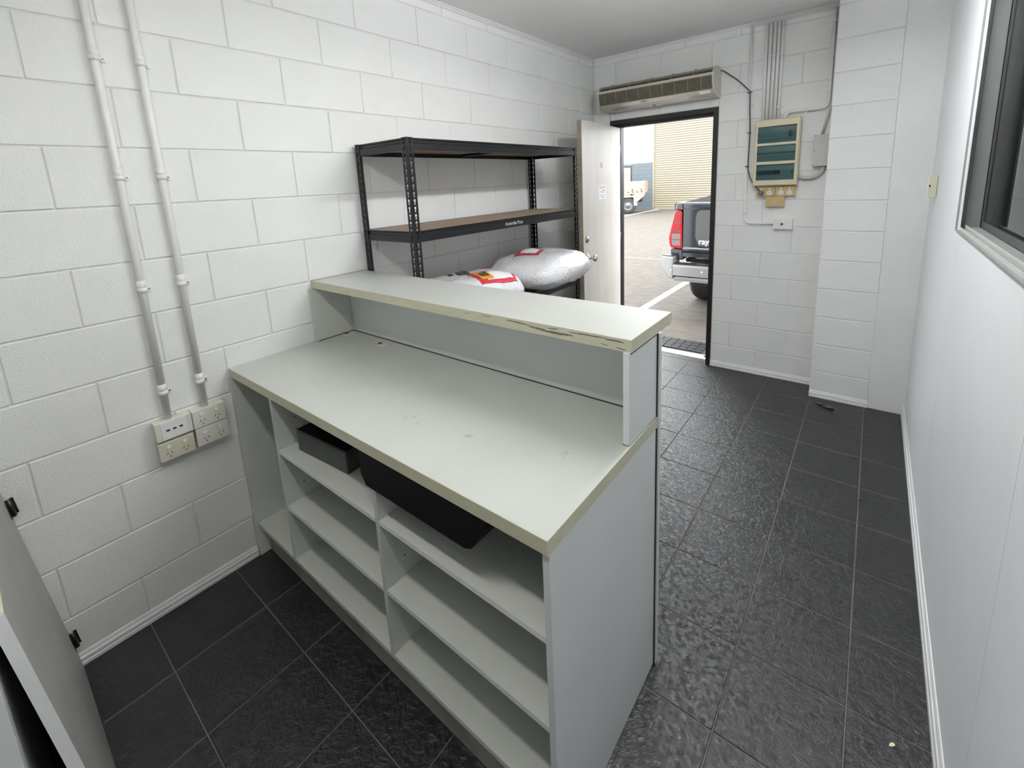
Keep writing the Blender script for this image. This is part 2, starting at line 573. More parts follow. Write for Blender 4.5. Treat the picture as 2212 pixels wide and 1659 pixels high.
def block_mesh(w, h, mt='paint'):
    k = (round(w, 3), round(h, 3), mt)
    if k not in block_cache:
        w, h, c = w / 2, h / 2, BC
        vs = [(-w, 0, -h), (w, 0, -h), (w, 0, h), (-w, 0, h),
              (-w, -BD + c * 0.8, -h), (w, -BD + c * 0.8, -h), (w, -BD + c * 0.8, h), (-w, -BD + c * 0.8, h),
              (-w + c, -BD, -h + c), (w - c, -BD, -h + c), (w - c, -BD, h - c), (-w + c, -BD, h - c)]
        fs = [(8, 9, 10, 11)] + [(i, (i + 1) % 4, 4 + (i + 1) % 4, 4 + i) for i in range(4)] + [(4 + i, 4 + (i + 1) % 4, 8 + (i + 1) % 4, 8 + i) for i in range(4)]
        block_cache[k] = MB().add(vs, fs).build('block', mt, mesh_only=True)
    return block_cache[k]


def lay_blocks(wall, u0, u1, phase, place, openings=(), ztop=ZC, zbot=0.0, module=0.4, mt='paint', course=0.2):
    """courses along u; place(u, z) gives (location, rotation) of a block centre"""
    for k in range(0, 40):
        zb, zt = Z0 + course * k, Z0 + course * (k + 1)
        zb, zt = max(zb, zbot), min(zt, ztop)
        if zt - zb < 0.02:
            if zb >= ztop:
                break
            continue
        ph = phase[k % 2]
        i0 = math.floor((u0 - ph) / module) - 1
        for i in range(i0, i0 + int((u1 - u0) / module) + 4):
            a, b = max(u0, ph + module * i), min(u1, ph + module * (i + 1))
            if b - a < 0.02:
                continue
            rects = [(a, b, zb, zt)]
            for (oa, ob, oz0, oz1) in openings:
                nr = []
                for (a1, b1, z1, z2) in rects:
                    if b1 <= oa or a1 >= ob or z1 >= oz1 or z2 <= oz0:
                        nr.append((a1, b1, z1, z2))
                        continue
                    if a1 < oa:
                        nr.append((a1, oa, z1, z2))
                    if b1 > ob:
                        nr.append((ob, b1, z1, z2))
                    aa, bb = max(a1, oa), min(b1, ob)
                    if z2 > oz1:
                        nr.append((aa, bb, oz1, z2))
                    if z1 < oz0:
                        nr.append((aa, bb, z1, oz0))
                rects = nr
            for (a1, b1, z1, z2) in rects:
                if b1 - a1 < 0.02 or z2 - z1 < 0.015:
                    continue
                me = block_mesh(b1 - a1 - BG, z2 - z1 - BG, mt)
                loc, rot = place((a1 + b1) / 2, (z1 + z2) / 2)
                put('block', me, wall, loc=loc, rot=rot)


wl = MB().box((-0.19, YB - 0.15, -0.12), (-BD, YF + 0.19, ZC + 0.1)).build('wall_left', 'mortar', kind='structure')
lay_blocks(wl, -0.9, YF, (0.0, 0.2), lambda u, z: ((-BD + random.uniform(-0.0006, 0.0004), u, z), (0, 0, math.pi / 2)))

DX0, DX1, DZ = 0.166, 1.081, 2.115      # masonry opening of the outside door
wf = MB()
wf.box((-BD, YF + BD, -0.12), (DX0, YF + 0.19, ZC + 0.1)).box((DX1, YF + BD, -0.12), (XR + 0.3, YF + 0.19, ZC + 0.1)).box((DX0, YF + BD, DZ), (DX1, YF + 0.19, ZC + 0.1))
wf = wf.build('wall_far', 'mortar', kind='structure')
lay_blocks(wf, 0.0, PX, (0.22, 0.02), lambda u, z: ((u, YF + BD - random.uniform(0, 0.0005), z), (0, 0, 0)), [(DX0, DX1, -1, DZ)])
wp = MB().box((PX + BD, PY + BD, -0.05), (XR + 0.02, YF, ZC + 0.05)).build('wall_corner', 'mortar', kind='structure')
lay_blocks(wp, PX, 2.146, (PX - 0.02, PX - 0.02), lambda u, z: ((u, PY + BD - random.uniform(0, 0.0004), z), (0, 0, 0)), module=0.5)
lay_blocks(wp, PY, YF, (PY - 0.1, PY - 0.1), lambda u, z: ((PX + BD, u, z), (0, 0, -math.pi / 2)), module=0.5)
MB().box((2.146, PY - 0.0006, 0), (XR, PY + BD, ZC), 0.0).build('plaster_panel', 'paint', wp)
# right partition: slab with an internal window opening, faced with sheets
WY0, WY1, WZ0, WZ1 = 0.62, 2.172, 1.353, 2.36
wr = MB()
wr.box((XR + 0.003, YB - 0.15, -0.1), (XR + 0.09, WY0, ZC + 0.1)).box((XR + 0.003, WY1, -0.1), (XR + 0.09, YF, ZC + 0.1))
wr.box((XR + 0.003, WY0, -0.1), (XR + 0.09, WY1, WZ0)).box((XR + 0.003, WY0, WZ1), (XR + 0.09, WY1, ZC + 0.1))
wr = wr.build('wall_right', 'gap', kind='structure')
for (a, b, z1, z2) in [(YB, 0.966, 0, WZ0 - 0.03), (0.9685, 2.128, 0, WZ0 - 0.03), (2.1305, PY, 0, ZC), (YB, 2.128, WZ0 - 0.0295, WZ0), (YB, WY0, WZ0, ZC), (WY0, 2.128, WZ1, ZC), ]:
    MB().box((XR, a, z1), (XR + 0.0035, b, z2)).build('wall_panel', 'sheet', wr)
wb = MB().box((-0.02, YB - 0.12, -0.1), (XR + 0.02, YB, ZC + 0.1)).build('wall_back', 'sheet', kind='structure')
cl = MB().box((-0.1, YB - 0.1, ZC + 0.006), (XR + 0.2, YF + 0.19, ZC + 0.12)).build('ceiling', 'gap', kind='structure')
for (a, b) in [(YB, 1.02), (1.022, 2.221), (2.223, 3.42), (3.422, YF)]:
    MB().box((0, a, ZC), (XR, b, ZC + 0.007)).build('ceiling_sheet', 'ceil', cl)


def moulding(name, prof, ax, a, b, off, sgn, n=None):
    """prof (out, z) run along ax at wall plane off, pointing sgn"""
    poly = [(off + sgn * p[0], p[1]) for p in prof]
    return MB().prism(poly, ax, a, b).build(name, 'trim', kind='structure')


skp = [(0.0005, 0), (0.012, 0), (0.012, 0.012), (0.0095, 0.0145), (0.0095, 0.021), (0.0115, 0.0235), (0.0105, 0.031), (0.0072, 0.034), (0.0065, 0.039), (0.004, 0.046), (0.0005, 0.048)]
moulding('baseboard_left', skp, 'y', YB, 0.396, 0, 1)
moulding('baseboard_left_front', skp, 'y', 1.012, YF - 0.013, 0, 1)
MB().prism([(YF - p[0], p[1]) for p in skp], 'x', DX1 + 0.002, PX - 0.001, ).build('baseboard_far', 'trim', kind='structure')
MB().prism([(PY - p[0], p[1]) for p in skp], 'x', PX, 2.146).build('baseboard_corner', 'trim', kind='structure')
skr = [(0.0005, 0), (0.013, 0), (0.013, 0.020), (0.0105, 0.024), (0.0105, 0.034), (0.012, 0.038), (0.011, 0.050), (0.007, 0.055), (0.006, 0.064), (0.003, 0.072), (0.0005, 0.074)]
moulding('baseboard_right', skr, 'y', YB, PY - 0.002, XR, -1)
crn = [(0.0005, -0.0005), (0.022, -0.0005), (0.022, -0.007), (0.014, -0.010), (0.009, -0.017), (0.0005, -0.022)]
MB().prism([(p[0], ZC + p[1]) for p in crn], 'y', YB, YF - 0.001).build('trim_1', 'trim', kind='structure')
MB().prism([(YF - p[0] * 0.7, ZC + p[1]) for p in crn], 'x', 0.024, PX - 0.001).build('trim_2', 'trim', kind='structure')
MB().prism([(YF - p[0] * 1.4, ZC - 0.023 + p[1] * 0.4) for p in crn], 'x', 1.28, PX - 0.001).build('trim_3', 'trim', kind='structure')

# ------------------------------------------------------------------ window in the right partition (window_1)
w1 = bpy.data.objects.new('window_1', None)
COL.objects.link(w1)
w1.location = (XR, (WY0 + WY1) / 2, WZ0)
w1['kind'] = 'structure'


def bar4(x0, x1, y0, y1, z0, z1, t, name, mt):
    """four sides of a rectangular frame in the yz plane, each a part"""
    for lo, hi in [((x0, y0, z0), (x1, y0 + t, z1)), ((x0, y1 - t, z0), (x1, y1, z1)), ((x0, y0 + t, z0), (x1, y1 - t, z0 + t)), ((x0, y0 + t, z1 - t), (x1, y1 - t, z1))]:
        MB().box(lo, hi).build(name, mt, w1)


bar4(XR - 0.006, XR + 0.018, WY0 - 0.004, WY1 + 0.004, WZ0 - 0.004, WZ1 + 0.004, 0.006, 'window_frame', 'alu')
bar4(XR + 0.018, XR + 0.058, WY0, WY1, WZ0, WZ1, 0.010, 'window_jamb', 'alu')
bar4(XR + 0.060, XR + 0.072, WY0 + 0.008, WY1 - 0.008, WZ0 + 0.008, WZ1 - 0.008, 0.026, 'window_sash', 'sash')
MB().box((XR + 0.003, WY0 + 0.006, WZ0 + 0.002), (XR + 0.006, WY1 - 0.006, WZ0 + 0.012)).build('sliding_track', 'alul', w1)
MB().box((XR + 0.017, WY0 + 0.006, WZ0 + 0.002), (XR + 0.021, WY1 - 0.006, WZ0 + 0.019)).build('sliding_track', 'alul', w1)
MB().box((XR + 0.064, WY0 + 0.034, WZ0 + 0.034), (XR + 0.068, WY1 - 0.034, WZ1 - 0.034)).build('pane', 'glass', w1)
MB().box((XR + 0.145, 0.45, 1.20), (XR + 0.152, 2.39, 2.5)).build('grey_panel', 'grey_panel', w1)  # flat grey panel standing in for the dim room behind the glass
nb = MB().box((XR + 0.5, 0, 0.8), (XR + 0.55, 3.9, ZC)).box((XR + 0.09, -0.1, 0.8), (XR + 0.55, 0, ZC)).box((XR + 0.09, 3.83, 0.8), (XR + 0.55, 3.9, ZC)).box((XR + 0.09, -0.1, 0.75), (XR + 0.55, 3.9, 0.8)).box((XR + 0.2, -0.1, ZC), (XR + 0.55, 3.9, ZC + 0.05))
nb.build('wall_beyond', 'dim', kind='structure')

# ------------------------------------------------------------------ outside door (door_1)
d1 = bpy.data.objects.new('door_1', None)
COL.objects.link(d1)
d1.location = (DX0, YF, 0)
d1['kind'] = 'structure'
FY0, FY1 = YF - 0.004, YF + 0.155


def jamb_profile(s):
    # (x offset from outer edge, y): face, rebate, stop
    return [(0, FY0), (0.036, FY0), (0.036, YF + 0.042), (0.080 if s > 0 else 0.050, YF + 0.046), (0.080 if s > 0 else 0.050, YF + 0.112), (0.036, YF + 0.116), (0.036, FY1), (0, FY1)]


fr = MB().prism([(DX0 + p[0], p[1]) for p in jamb_profile(1)], 'z', 0, DZ).build('door_frame', 'frame', d1)
fr2 = MB().prism([(DX1 - p[0], p[1]) for p in jamb_profile(-1)], 'z', 0, DZ).build('door_frame', 'frame', d1)
MB().prism([(p[1], DZ - (p[0] if p[0] <= 0.036 else 0.060)) for p in jamb_profile(1)], 'x', DX0 + 0.036, DX1 - 0.036).build('door_frame', 'frame', d1)
MB().box((DX0 + 0.037, YF + 0.09, -0.03), (DX1 - 0.037, YF + 0.19, 0.004), 0.002).build('threshold', 'sill', d1)
sp = MB().box((DX1 - 0.0375, YF + 0.006, 1.085), (DX1 - 0.035, YF + 0.036, 1.182)).build('strike_plate', 'steel', d1)
MB().box((DX1 - 0.0435, YF + 0.012, 1.145), (DX1 - 0.0375, YF + 0.020, 1.165)).box((DX1 - 0.0435, YF + 0.012, 1.112), (DX1 - 0.0375, YF + 0.020, 1.13)).build('strike_lip', 'chrome', sp)
MB().cyl((DX1 - 0.036, YF + 0.02, 0.06), (-1, 0, 0), 0.006, 0.02).build('door_stop', 'blackp', d1)
# leaf: local x runs from the hinge to the free edge, local y = -thickness .. 0 (outer face at y=0 faces +x of room), rotated
LA = 0.0967
leaf_m = Matrix.Translation((0.263, YF - 0.004, 0)) @ Matrix(((math.sin(LA), math.cos(LA), 0, 0), (-math.cos(LA), math.sin(LA), 0, 0), (0, 0, 1, 0), (0, 0, 0, 1)))
lf = MB().box((0.002, -0.037, 0.008), (0.826, -0.0012, 2.045)).build('door_leaf', 'leafedge', d1, local=True)
lf.matrix_basis = wmat(d1).inverted() @ leaf_m
MB().box((0.002, -0.0012, 0.008), (0.826, 0.0, 2.045)).build('door_face', 'leaf', lf, local=True, label='stained off white painted face')
k = MB().lathe((0.757, 0, 1.003), (0, 1, 0), [(0.0, 0.0), (0.033, 0.0), (0.033, 0.005), (0.022, 0.010), (0.012, 0.014), (0.011, 0.040), (0.018, 0.046), (0.026, 0.056), (0.0275, 0.066), (0.024, 0.075), (0.012, 0.080), (0.0, 0.081)]).build('door_knob', 'chrome', lf, local=True)
MB().lathe((0.763, 0, 1.150), (0, 1, 0), [(0.0, 0.0), (0.026, 0.0), (0.026, 0.007), (0.020, 0.012), (0.010, 0.0125), (0.010, 0.016), (0, 0.016)]).build('deadlock', 'steel', lf, local=True)
MB().box((0.826, -0.030, 0.955), (0.8275, -0.007, 1.055)).build('latch_plate', 'bronze', lf, local=True)
for z in (0.25, 1.02, 1.80):
    MB().cyl((-0.004, -0.006, z), (0, 0, 1), 0.006, 0.1).build('hinge', 'steel', lf, local=True)
# writing on the leaf's outer face: text x runs right in the view = from free edge to hinge = local -x
tm = leaf_m @ Matrix(((-1, 0, 0, 0.478), (0, 0, 1, 0.0002), (0, 1, 0, 1.699), (0, 0, 0, 1)))
text('door_number', '50', 0.062, 'grey', lf, tm, 0.0004)
st = MB().box((0.362, 0.0, 1.447), (0.500, 0.0006, 1.560)).build('sticker', 'paper', lf, local=True, label='white warning sticker with faded red heading')
MB().box((0.375, 0.0006, 1.530), (0.492, 0.0009, 1.553)).build('sticker_heading', 'pink', lf, local=True)
text('sticker_heading_text', 'WARNING', 0.019, 'paper', lf, leaf_m @ Matrix(((-1, 0, 0, 0.488), (0, 0, 1, 0.0009), (0, 1, 0, 1.535), (0, 0, 0, 1))), 0.0002, 0.0002)
mb = MB()
for (x0, x1, z0, z1) in [(0.375, 0.455, 1.512, 1.519), (0.385, 0.445, 1.499, 1.505), (0.375, 0.49, 1.476, 1.481), (0.38, 0.455, 1.458, 1.464), (0.465, 0.472, 1.457, 1.465), (0.462, 0.468, 1.490, 1.508), (0.470, 0.480, 1.502, 1.512)]:
    mb.box((x0, 0.0006, z0), (x1, 0.0009, z1))
mb.build('sticker_print', 'blue', lf, local=True)

# ------------------------------------------------------------------ reception desk
YD = 0.413                              # front of the carcass
YBK = 0.993                             # inside face of the customer panel
XE = 1.617
desk = thing('reception_desk', 'white laminate reception desk carcass with open shelves, standing against the left block wall', 'desk', (0.8, 0.7, 0))


def dk(name, lo, hi, mt='lam', bev=0.0006, parent=None, label=None):
    return MB().box(lo, hi, bev).build(name, mt, parent or desk, label=label)


dk('end_panel', (0.0015, 0.40, 0), (0.0175, YBK, 0.8638))
dk('end_panel', (1.5995, YD, 0), (XE, YBK, 0.8638), 'panel')
dk('divider', (0.3455, YD, 0.162), (0.363, YBK, 0.8638))
dk('divider', (0.985, YD, 0.162), (1.0025, YBK, 0.8638))
dk('bottom_shelf', (0.0175, YD, 0.145), (1.5995, YBK, 0.1615))
for (a, b) in [(0.3635, 0.9845), (1.003, 1.599)]:
    for z in (0.645, 0.402):
        s = dk('shelf', (a, YD + 0.002, z - 0.0165), (b, YBK, z))
        MB().box((a, YD + 0.0012, z - 0.0165), (b, YD + 0.002, z)).build('edge_strip', 'trim', s)
dk('kickboard', (0.0175, 0.447, 0), (1.5995, 0.460, 0.1448), 'kick')
dk('customer_panel', (0.0015, YBK, 0), (1.6245, 1.0095, 1.1615), 'panel')
MB().box((XE, 0.9885, 0.0), (1.6205, 0.9925, 0.8638)).box((XE, 0.9885, 0.901), (1.6205, 0.9925, 1.1615)).build('joint_strip', 'gap', desk)
mb = MB()
for xw, xs in ((0.363, 1), (1.0025, 1)):
    for zz in (0.26, 0.31, 0.36, 0.47, 0.52, 0.57, 0.70, 0.75, 0.80):
        for yy in (0.49, 0.88):
            mb.cyl((xw, yy, zz), (1, 0, 0), 0.0028, 0.0004, 8)
mb.build('shelf_pin_holes', 'gap', desk, kind='stuff')

top = thing('worktop', 'grey white laminate worktop with yellowed edge, lower level of the reception desk', 'worktop', (0.8, 0.7, 0.8642))
MB().box((0.0015, 0.4062, 0.8642), (1.6185, 0.9925, 0.9)).build('worktop_board', 'top', top)
MB().box((0.0015, 0.4045, 0.8642), (1.62, 0.4062, 0.8998), 0.0004).build('edge_strip', 'cream', top, label='yellowed front edge strip')
MB().box((1.6185, 0.4064, 0.8642), (1.62, 0.9925, 0.8998), 0.0004).build('edge_strip', 'cream', top, label='yellowed end edge strip')
gr0 = None
for (gx, gy) in [(0.0535, 0.946), (0.334, 0.946)]:
    g = MB().lathe((gx, gy, 0.9), (0, 0, 1), [(0.0315, 0.0), (0.0315, 0.0015), (0.029, 0.0028), (0.0, 0.0028)], 28).build('cable_grommet', 'gpoc', top)
    MB().cyl((gx - 0.016, gy - 0.008, 0.9028), (0, 0, 1), 0.0105, 0.0005, 14).build('grommet_hole', 'gap', g)

up = thing('raised_counter', 'raised grey white laminate counter shelf with chipped yellow edge on top of the desk', 'counter', (0.8, 0.95, 0.9))
MB().box((0.0015, 0.809, 1.162), (1.6175, 1.1025, 1.197)).build('counter_board', 'rtop', up)
es = MB().box((0.0015, 0.8075, 1.162), (1.619, 0.809, 1.1968), 0.0004).build('edge_strip', 'cream', up, label='chipped yellowed front edge strip')
MB().box((1.6175, 0.809, 1.162), (1.619, 1.1025, 1.1968), 0.0004).build('edge_strip', 'cream', up)
M['chip'] = mat('exposed_chipboard', (0.20, 0.185, 0.155), 0.8, var=0.3, vscale=60)


def chip(x0, x1, zc, h, seed):
    rnd = random.Random(seed)
    n = 14
    up_, dn = [], []
    for i in range(n + 1):
        t = i / n
        e = math.sin(math.pi * t) ** 0.5
        zc_ = zc + 0.0011 * math.sin(4 * t + seed)
        up_.append((x0 + (x1 - x0) * t, zc_ + h * e * rnd.uniform(0.5, 1)))
        dn.append((x0 + (x1 - x0) * t, zc_ - h * e * rnd.uniform(0.5, 1)))
    MB().prism(up_ + dn[::-1][1:-1], 'y', 0.8071, 0.8076).build('chip', 'chip', es)


for c in [(1.20, 1.30, 1.187, 0.0026, 1), (1.29, 1.355, 1.1815, 0.0036, 2), (1.33, 1.45, 1.178, 0.0045, 3), (1.36, 1.40, 1.1885, 0.002, 4), (1.43, 1.56, 1.1885, 0.0024, 5), (1.545, 1.60, 1.187, 0.003, 6),
          (1.53, 1.555, 1.1715, 0.0015, 7), (1.575, 1.605, 1.1695, 0.002, 8), (1.10, 1.15, 1.1885, 0.0012, 9), (1.02, 1.05, 1.186, 0.001, 10)]:
    chip(*c)
MB().box((0.0015, 0.789, 0.9022), (0.0175, YBK - 0.0005, 1.1618)).build('end_panel', 'lam', up)
rp = MB().box((1.5995, 0.7995, 0.9022), (XE, YBK - 0.0005, 1.1618), 0.0006).build('end_panel', 'panel', up)
MB().box((0.0178, YBK - 0.0035, 0.9004), (1.599, YBK - 0.0006, 0.9034)).box((0.0178, 0.80, 0.9004), (0.0205, YBK - 0.004, 0.903)).box((1.5975, 0.80, 0.9004), (1.6165, 0.985, 0.9021)).build('joint_strip', 'gap', up)
MB().box((XE + 0.0002, 0.805, 1.1585), (1.6185, 0.99, 1.1618)).build('joint_strip', 'gap', up)

# metal box on the left top shelf
bx = thing('metal_box', 'flat dark grey metal box lying on the upper left desk shelf', 'box', (0.57, 0.6, 0.645))
BM = Matrix.Translation((0.578, 0.473, 0.6455)) @ Matrix.Rotation(0.075, 4, 'Z')
MB().box((-0.151, 0.0, 0.0), (0.151, 0.235, 0.084), 0.003, BM).build('case', 'mbox', bx)
MB().box((-0.147, -0.0012, 0.003), (0.147, 0.0, 0.079), 0.0, BM).build('front_plate', 'mbox', bx)
MB().box((-0.149, 0.004, 0.084), (0.149, 0.23, 0.0855), 0.0, BM).build('lid', 'blackp', bx)
# black drawer tray under the worktop
tr = thing('under_desk_tray', 'black plastic drawer tray slung beneath the worktop over the right shelves', 'tray', (1.19, 0.6, 0.8))
prof = [(0.945, 0.8628), (0.945, 0.785), (0.966, 0.751), (1.372, 0.751), (1.396, 0.762), (1.445, 0.835), (1.452, 0.8628)]
mb = MB().prism([(1.0035 if p[0] < 1.0035 else p[0], p[1]) for p in prof], 'y', 0.45, 0.86)
mb.build('tray_body', 'blackp', tr)
pr2 = [(0.945, 0.8628), (0.945, 0.785), (0.966, 0.751), (1.372, 0.751), (1.396, 0.762), (1.445, 0.835), (1.452, 0.8628)]
MB().prism(pr2, 'y', 0.4075, 0.4125).prism([(1.0035 if p[0] < 1.0035 else p[0], p[1]) for p in prof], 'y', 0.4125, 0.45).build('tray_front', 'blackp', tr)


# ------------------------------------------------------------------ power points, switches, conduits
def plate(root, w, h, d, mt, bev=0.003):
    """mounting block in the local frame: x width, z height, front faces -y"""
    MB().box((-w / 2, -d, -h / 2), (w / 2, -0.001, h / 2), bev).build('body', mt, root, local=True)


def outlet(root, x, z, d, face, slot='gap', sw='gpow'):
    MB().cyl((x, -d, z + 0.017), (0, -1, 0), 0.0078, 0.0038, 16, 0.0066).build('rocker', sw, root, local=True)
    s = MB().cyl((x, -d, z - 0.012), (0, -1, 0), 0.0175, 0.0006, 20).build('socket_face', face, root, local=True)
    mb = MB()
    for (dx, dz, a) in [(-0.0072, 0.004, 0.52), (0.0072, 0.004, -0.52), (0, -0.009, 0)]:
        mb.box((-0.0011, -0.0003, -0.0042), (0.0011, 0.0, 0.0042), 0, Matrix.Translation((x + dx, -d - 0.0006, z - 0.012 + dz)) @ Matrix.Rotation(a, 4, 'Y'))
    mb.build('pin_slots', slot, s, local=True)


RZL = (0, 0, math.pi / 2)
gp = 'power points above the skirting on the left block wall'
D1 = 0.043
gt = thing('double_power_point', 'upper double power point beside the desk, topmost right of the four wall boxes', 'power point', (0.0, 0.2995, 0.745), RZL, gp)
plate(gt, 0.1155, 0.074, D1, 'gpo')
outlet(gt, -0.026, 0, D1, 'gpo')
outlet(gt, 0.026, 0, D1, 'gpo')
dup(gt, (0.0, 0.302, 0.6685), label='lower right double power point of the four wall boxes beside the desk')
g3 = dup(gt, (0.0, 0.1785, 0.6655), label='lower left double power point of the four wall boxes, cream sided')
for c in g3.children:
    if c.name.startswith(('body', 'socket_face')):
        c.data = c.data.copy()
        c.data.materials[0] = M['gpoc']
gd = thing('network_outlet', 'white data outlet with three black jacks, upper left of the four wall boxes', 'data outlet', (0.0, 0.1805, 0.747), RZL)
plate(gd, 0.118, 0.074, 0.043, 'gpo')
MB().box((-0.041, -0.0442, -0.034), (0.041, -0.043, 0.034), 0.0008).build('cover_plate', 'gpow', gd, local=True)
for i in range(3):
    j = MB().box((-0.028 + i * 0.021, -0.0455, -0.004), (-0.013 + i * 0.021, -0.0442, 0.012), 0.0004).build('jack', 'gpow', gd, local=True)
    MB().box((-0.026 + i * 0.021, -0.0458, -0.002), (-0.015 + i * 0.021, -0.0455, 0.005)).build('jack_opening', 'gap', j, local=True)


def saddle(root, p, along, out, side, r, mt):
    """half-round clip with a screw tab: p on the conduit axis"""
    p, al, ou, sd = Vector(p), Vector(along), Vector(out), Vector(side)
    rot = Matrix((sd, ou, al)).transposed().to_4x4()
    m = Matrix.Translation(p) @ rot
    mb = MB()
    mb.cyl(p - al * 0.0085, al, r + 0.0028, 0.017, 14)
    mb.box((r, -r, -0.0085), (r + 0.017, -r + 0.0045, 0.0085), 0.0008, m)
    s = mb.build('saddle', mt, root)
    MB().cyl(p + sd * (r + 0.010) - ou * (r - 0.0045), ou, 0.0035, 0.0016, 10).build('screw', 'steel', s)
    return s


def sleeve(root, a, b, r, mt):
    return MB().tube([a, b], r, 14).build('sleeve', mt, root)


for (y0, zb, lab) in [(0.174, 0.785, 'left white painted conduit running down to the data outlet on the left wall'), (0.2965, 0.7825, 'right white painted conduit running down to the upper power point on the left wall')]:
    c = thing('electrical_conduit', lab, 'conduit', (0.0, y0, zb), (0, 0, 0), 'painted conduits on the left block wall')
    MB().tube([(0.0142, y0, zb), (0.0142, y0, ZC - 0.023)], 0.0125, 16).build('pipe', 'pvc', c)
    for z in (2.083, 1.691, 1.290, 0.888):
        saddle(c, (0.0142, y0, z), (0, 0, 1), (1, 0, 0), (0, 1, 0), 0.0125, 'pvc')
        sleeve(c, (0.0142, y0, z), (0.0142, y0, z + 0.035), 0.0142, 'pvc')

# ------------------------------------------------------------------ far wall: conduits, switchboard and the rest
yc = YF - 0.0125
for i, xb in enumerate([1.392, 1.416, 1.441, 1.466, 1.490]):
    nm = ['leftmost', 'second from left', 'middle', 'fourth from left', 'rightmost'][i]
    dx = [-0.004, -0.002, 0, 0, 0][i]
    c = thing('riser_conduit', nm + ' of the five parallel white conduits rising from the switchboard', 'conduit', (xb, YF, 1.98), (0, 0, 0), 'parallel conduits above the switchboard')
    MB().tube([(xb, yc, 1.9735), (xb + dx, yc, ZC - 0.034)], 0.010, 12).build('pipe', 'pvc', c)
    if i in (0, 4):
        saddle(c, (xb, yc, 2.055), (0, 0, 1), (0, -1, 0), (1 if i == 4 else -1, 0, 0), 0.010, 'pvc')
    if i > 0:
        sleeve(c, (xb, yc, 2.40), (xb, yc, 2.42), 0.0118, 'pvc')
c = thing('bent_conduit', 'thin white conduit dropping left of the switchboard and turning to the wall outlet', 'conduit', (1.30, YF, 1.2))
MB().tube(path([(1.293, YF - 0.0105, ZC - 0.034), (1.300, YF - 0.0105, 1.2215), (1.4985, YF - 0.0105, 1.2215)], 0.05), 0.0095, 12).build('pipe', 'pvc', c)
for z in (2.09, 1.30):
    saddle(c, (1.297, YF - 0.0105, z), (0, 0, 1), (0, -1, 0), (1, 0, 0), 0.0095, 'pvc')
c = thing('corner_conduit', 'white conduit bending from the switchboard top to the corner and up to the ceiling', 'conduit', (1.66, YF, 2.0))
MB().tube(path([(1.5315, YF - 0.014, 1.9735), (1.5315, YF - 0.014, 2.014), (1.785, YF - 0.014, 2.014), (1.785, YF - 0.014, ZC - 0.034)], 0.045), 0.0115, 12).build('pipe', 'pvc', c)
saddle(c, (1.657, YF - 0.014, 2.014), (1, 0, 0), (0, -1, 0), (0, 0, -1), 0.0115, 'pvc')
for z in (2.55, 2.33, 2.10):
    sleeve(c, (1.785, YF - 0.014, z), (1.785, YF - 0.014, z + 0.02), 0.0135, 'pvc')
c = thing('grey_conduit', 'grey conduit in the corner behind the pier running down into the junction box', 'conduit', (1.79, YF, 1.85))
MB().tube([(1.8065, YF - 0.036, ZC - 0.03), (1.8065, YF - 0.036, 2.06), (1.798, YF - 0.034, 2.0), (1.775, YF - 0.028, 1.90), (1.762, YF - 0.024, 1.8335)], 0.0078, 12).build('pipe', 'greypvc', c)
jb = thing('junction_box', 'grey rectangular junction box screwed to the wall beside the pier', 'junction box', (1.766, YF, 1.73))
MB().box((1.722, YF - 0.045, 1.626), (1.812, YF - 0.001, 1.833), 0.003).build('body', 'greybox', jb)
MB().box((1.720, YF - 0.056, 1.624), (1.8135, YF - 0.045, 1.835), 0.003).build('lid', 'greybox', jb)
for (x, z) in [(1.727, 1.828), (1.727, 1.73), (1.727, 1.631), (1.8065, 1.828), (1.8065, 1.73), (1.8065, 1.631)]:
    MB().cyl((x, YF - 0.056, z), (0, -1, 0), 0.0035, 0.0012, 10).build('screw', 'cable', jb)
c = thing('flexible_conduit', 'curved grey flexible conduit looping from the junction box to the switchboard side', 'conduit', (1.72, YF, 1.56))
MB().tube([(1.785, YF - 0.024, 1.6235), (1.780, YF - 0.024, 1.597), (1.762, YF - 0.024, 1.569), (1.733, YF - 0.025, 1.551), (1.70, YF - 0.026, 1.546), (1.67, YF - 0.028, 1.549), (1.6425, YF - 0.03, 1.556)], 0.0125, 12).build('pipe', 'greypvc', c)

sb = thing('switchboard', 'cream electrical switchboard with three smoked windows mounted on the far block wall', 'switchboard', (1.498, YF, 1.5))
SX0, SX1, SZ0, SZ1 = 1.356, 1.640, 1.502, 1.970
SY = YF - 0.082
MB().box((SX0 + 0.004, YF - 0.05, SZ0 + 0.003), (SX1 - 0.004, YF - 0.001, SZ1 - 0.003), 0.004).build('back_box', 'board', sb)
wins = [(1.805, 1.921), (1.6745, 1.7885), (1.5415, 1.655)]
mp = lambda x, z: (x, 0, z)
holes = [[(1.377, a), (1.6185, a), (1.6185, b), (1.377, b)] for a, b in wins]
mb = MB()
outer = [(SX0, SZ0), (SX1, SZ0), (SX1, SZ1), (SX0, SZ1)]
inset = 0.008
outf = [(SX0 + inset, SZ0 + inset), (SX1 - inset, SZ0 + inset), (SX1 - inset, SZ1 - inset), (SX0 + inset, SZ1 - inset)]
mb.holed(outf, holes, lambda x, z: (x, SY, z))
for (p, y1, q, y2) in [(outf, SY, outer, SY + 0.010), (outer, SY + 0.010, outer, YF - 0.05)]:
    for i in range(4):
        a, b, c2, d = p[i], p[(i + 1) % 4], q[(i + 1) % 4], q[i]
        mb.add([(a[0], y1, a[1]), (b[0], y1, b[1]), (c2[0], y2, c2[1]), (d[0], y2, d[1])], [(0, 1, 2, 3)])
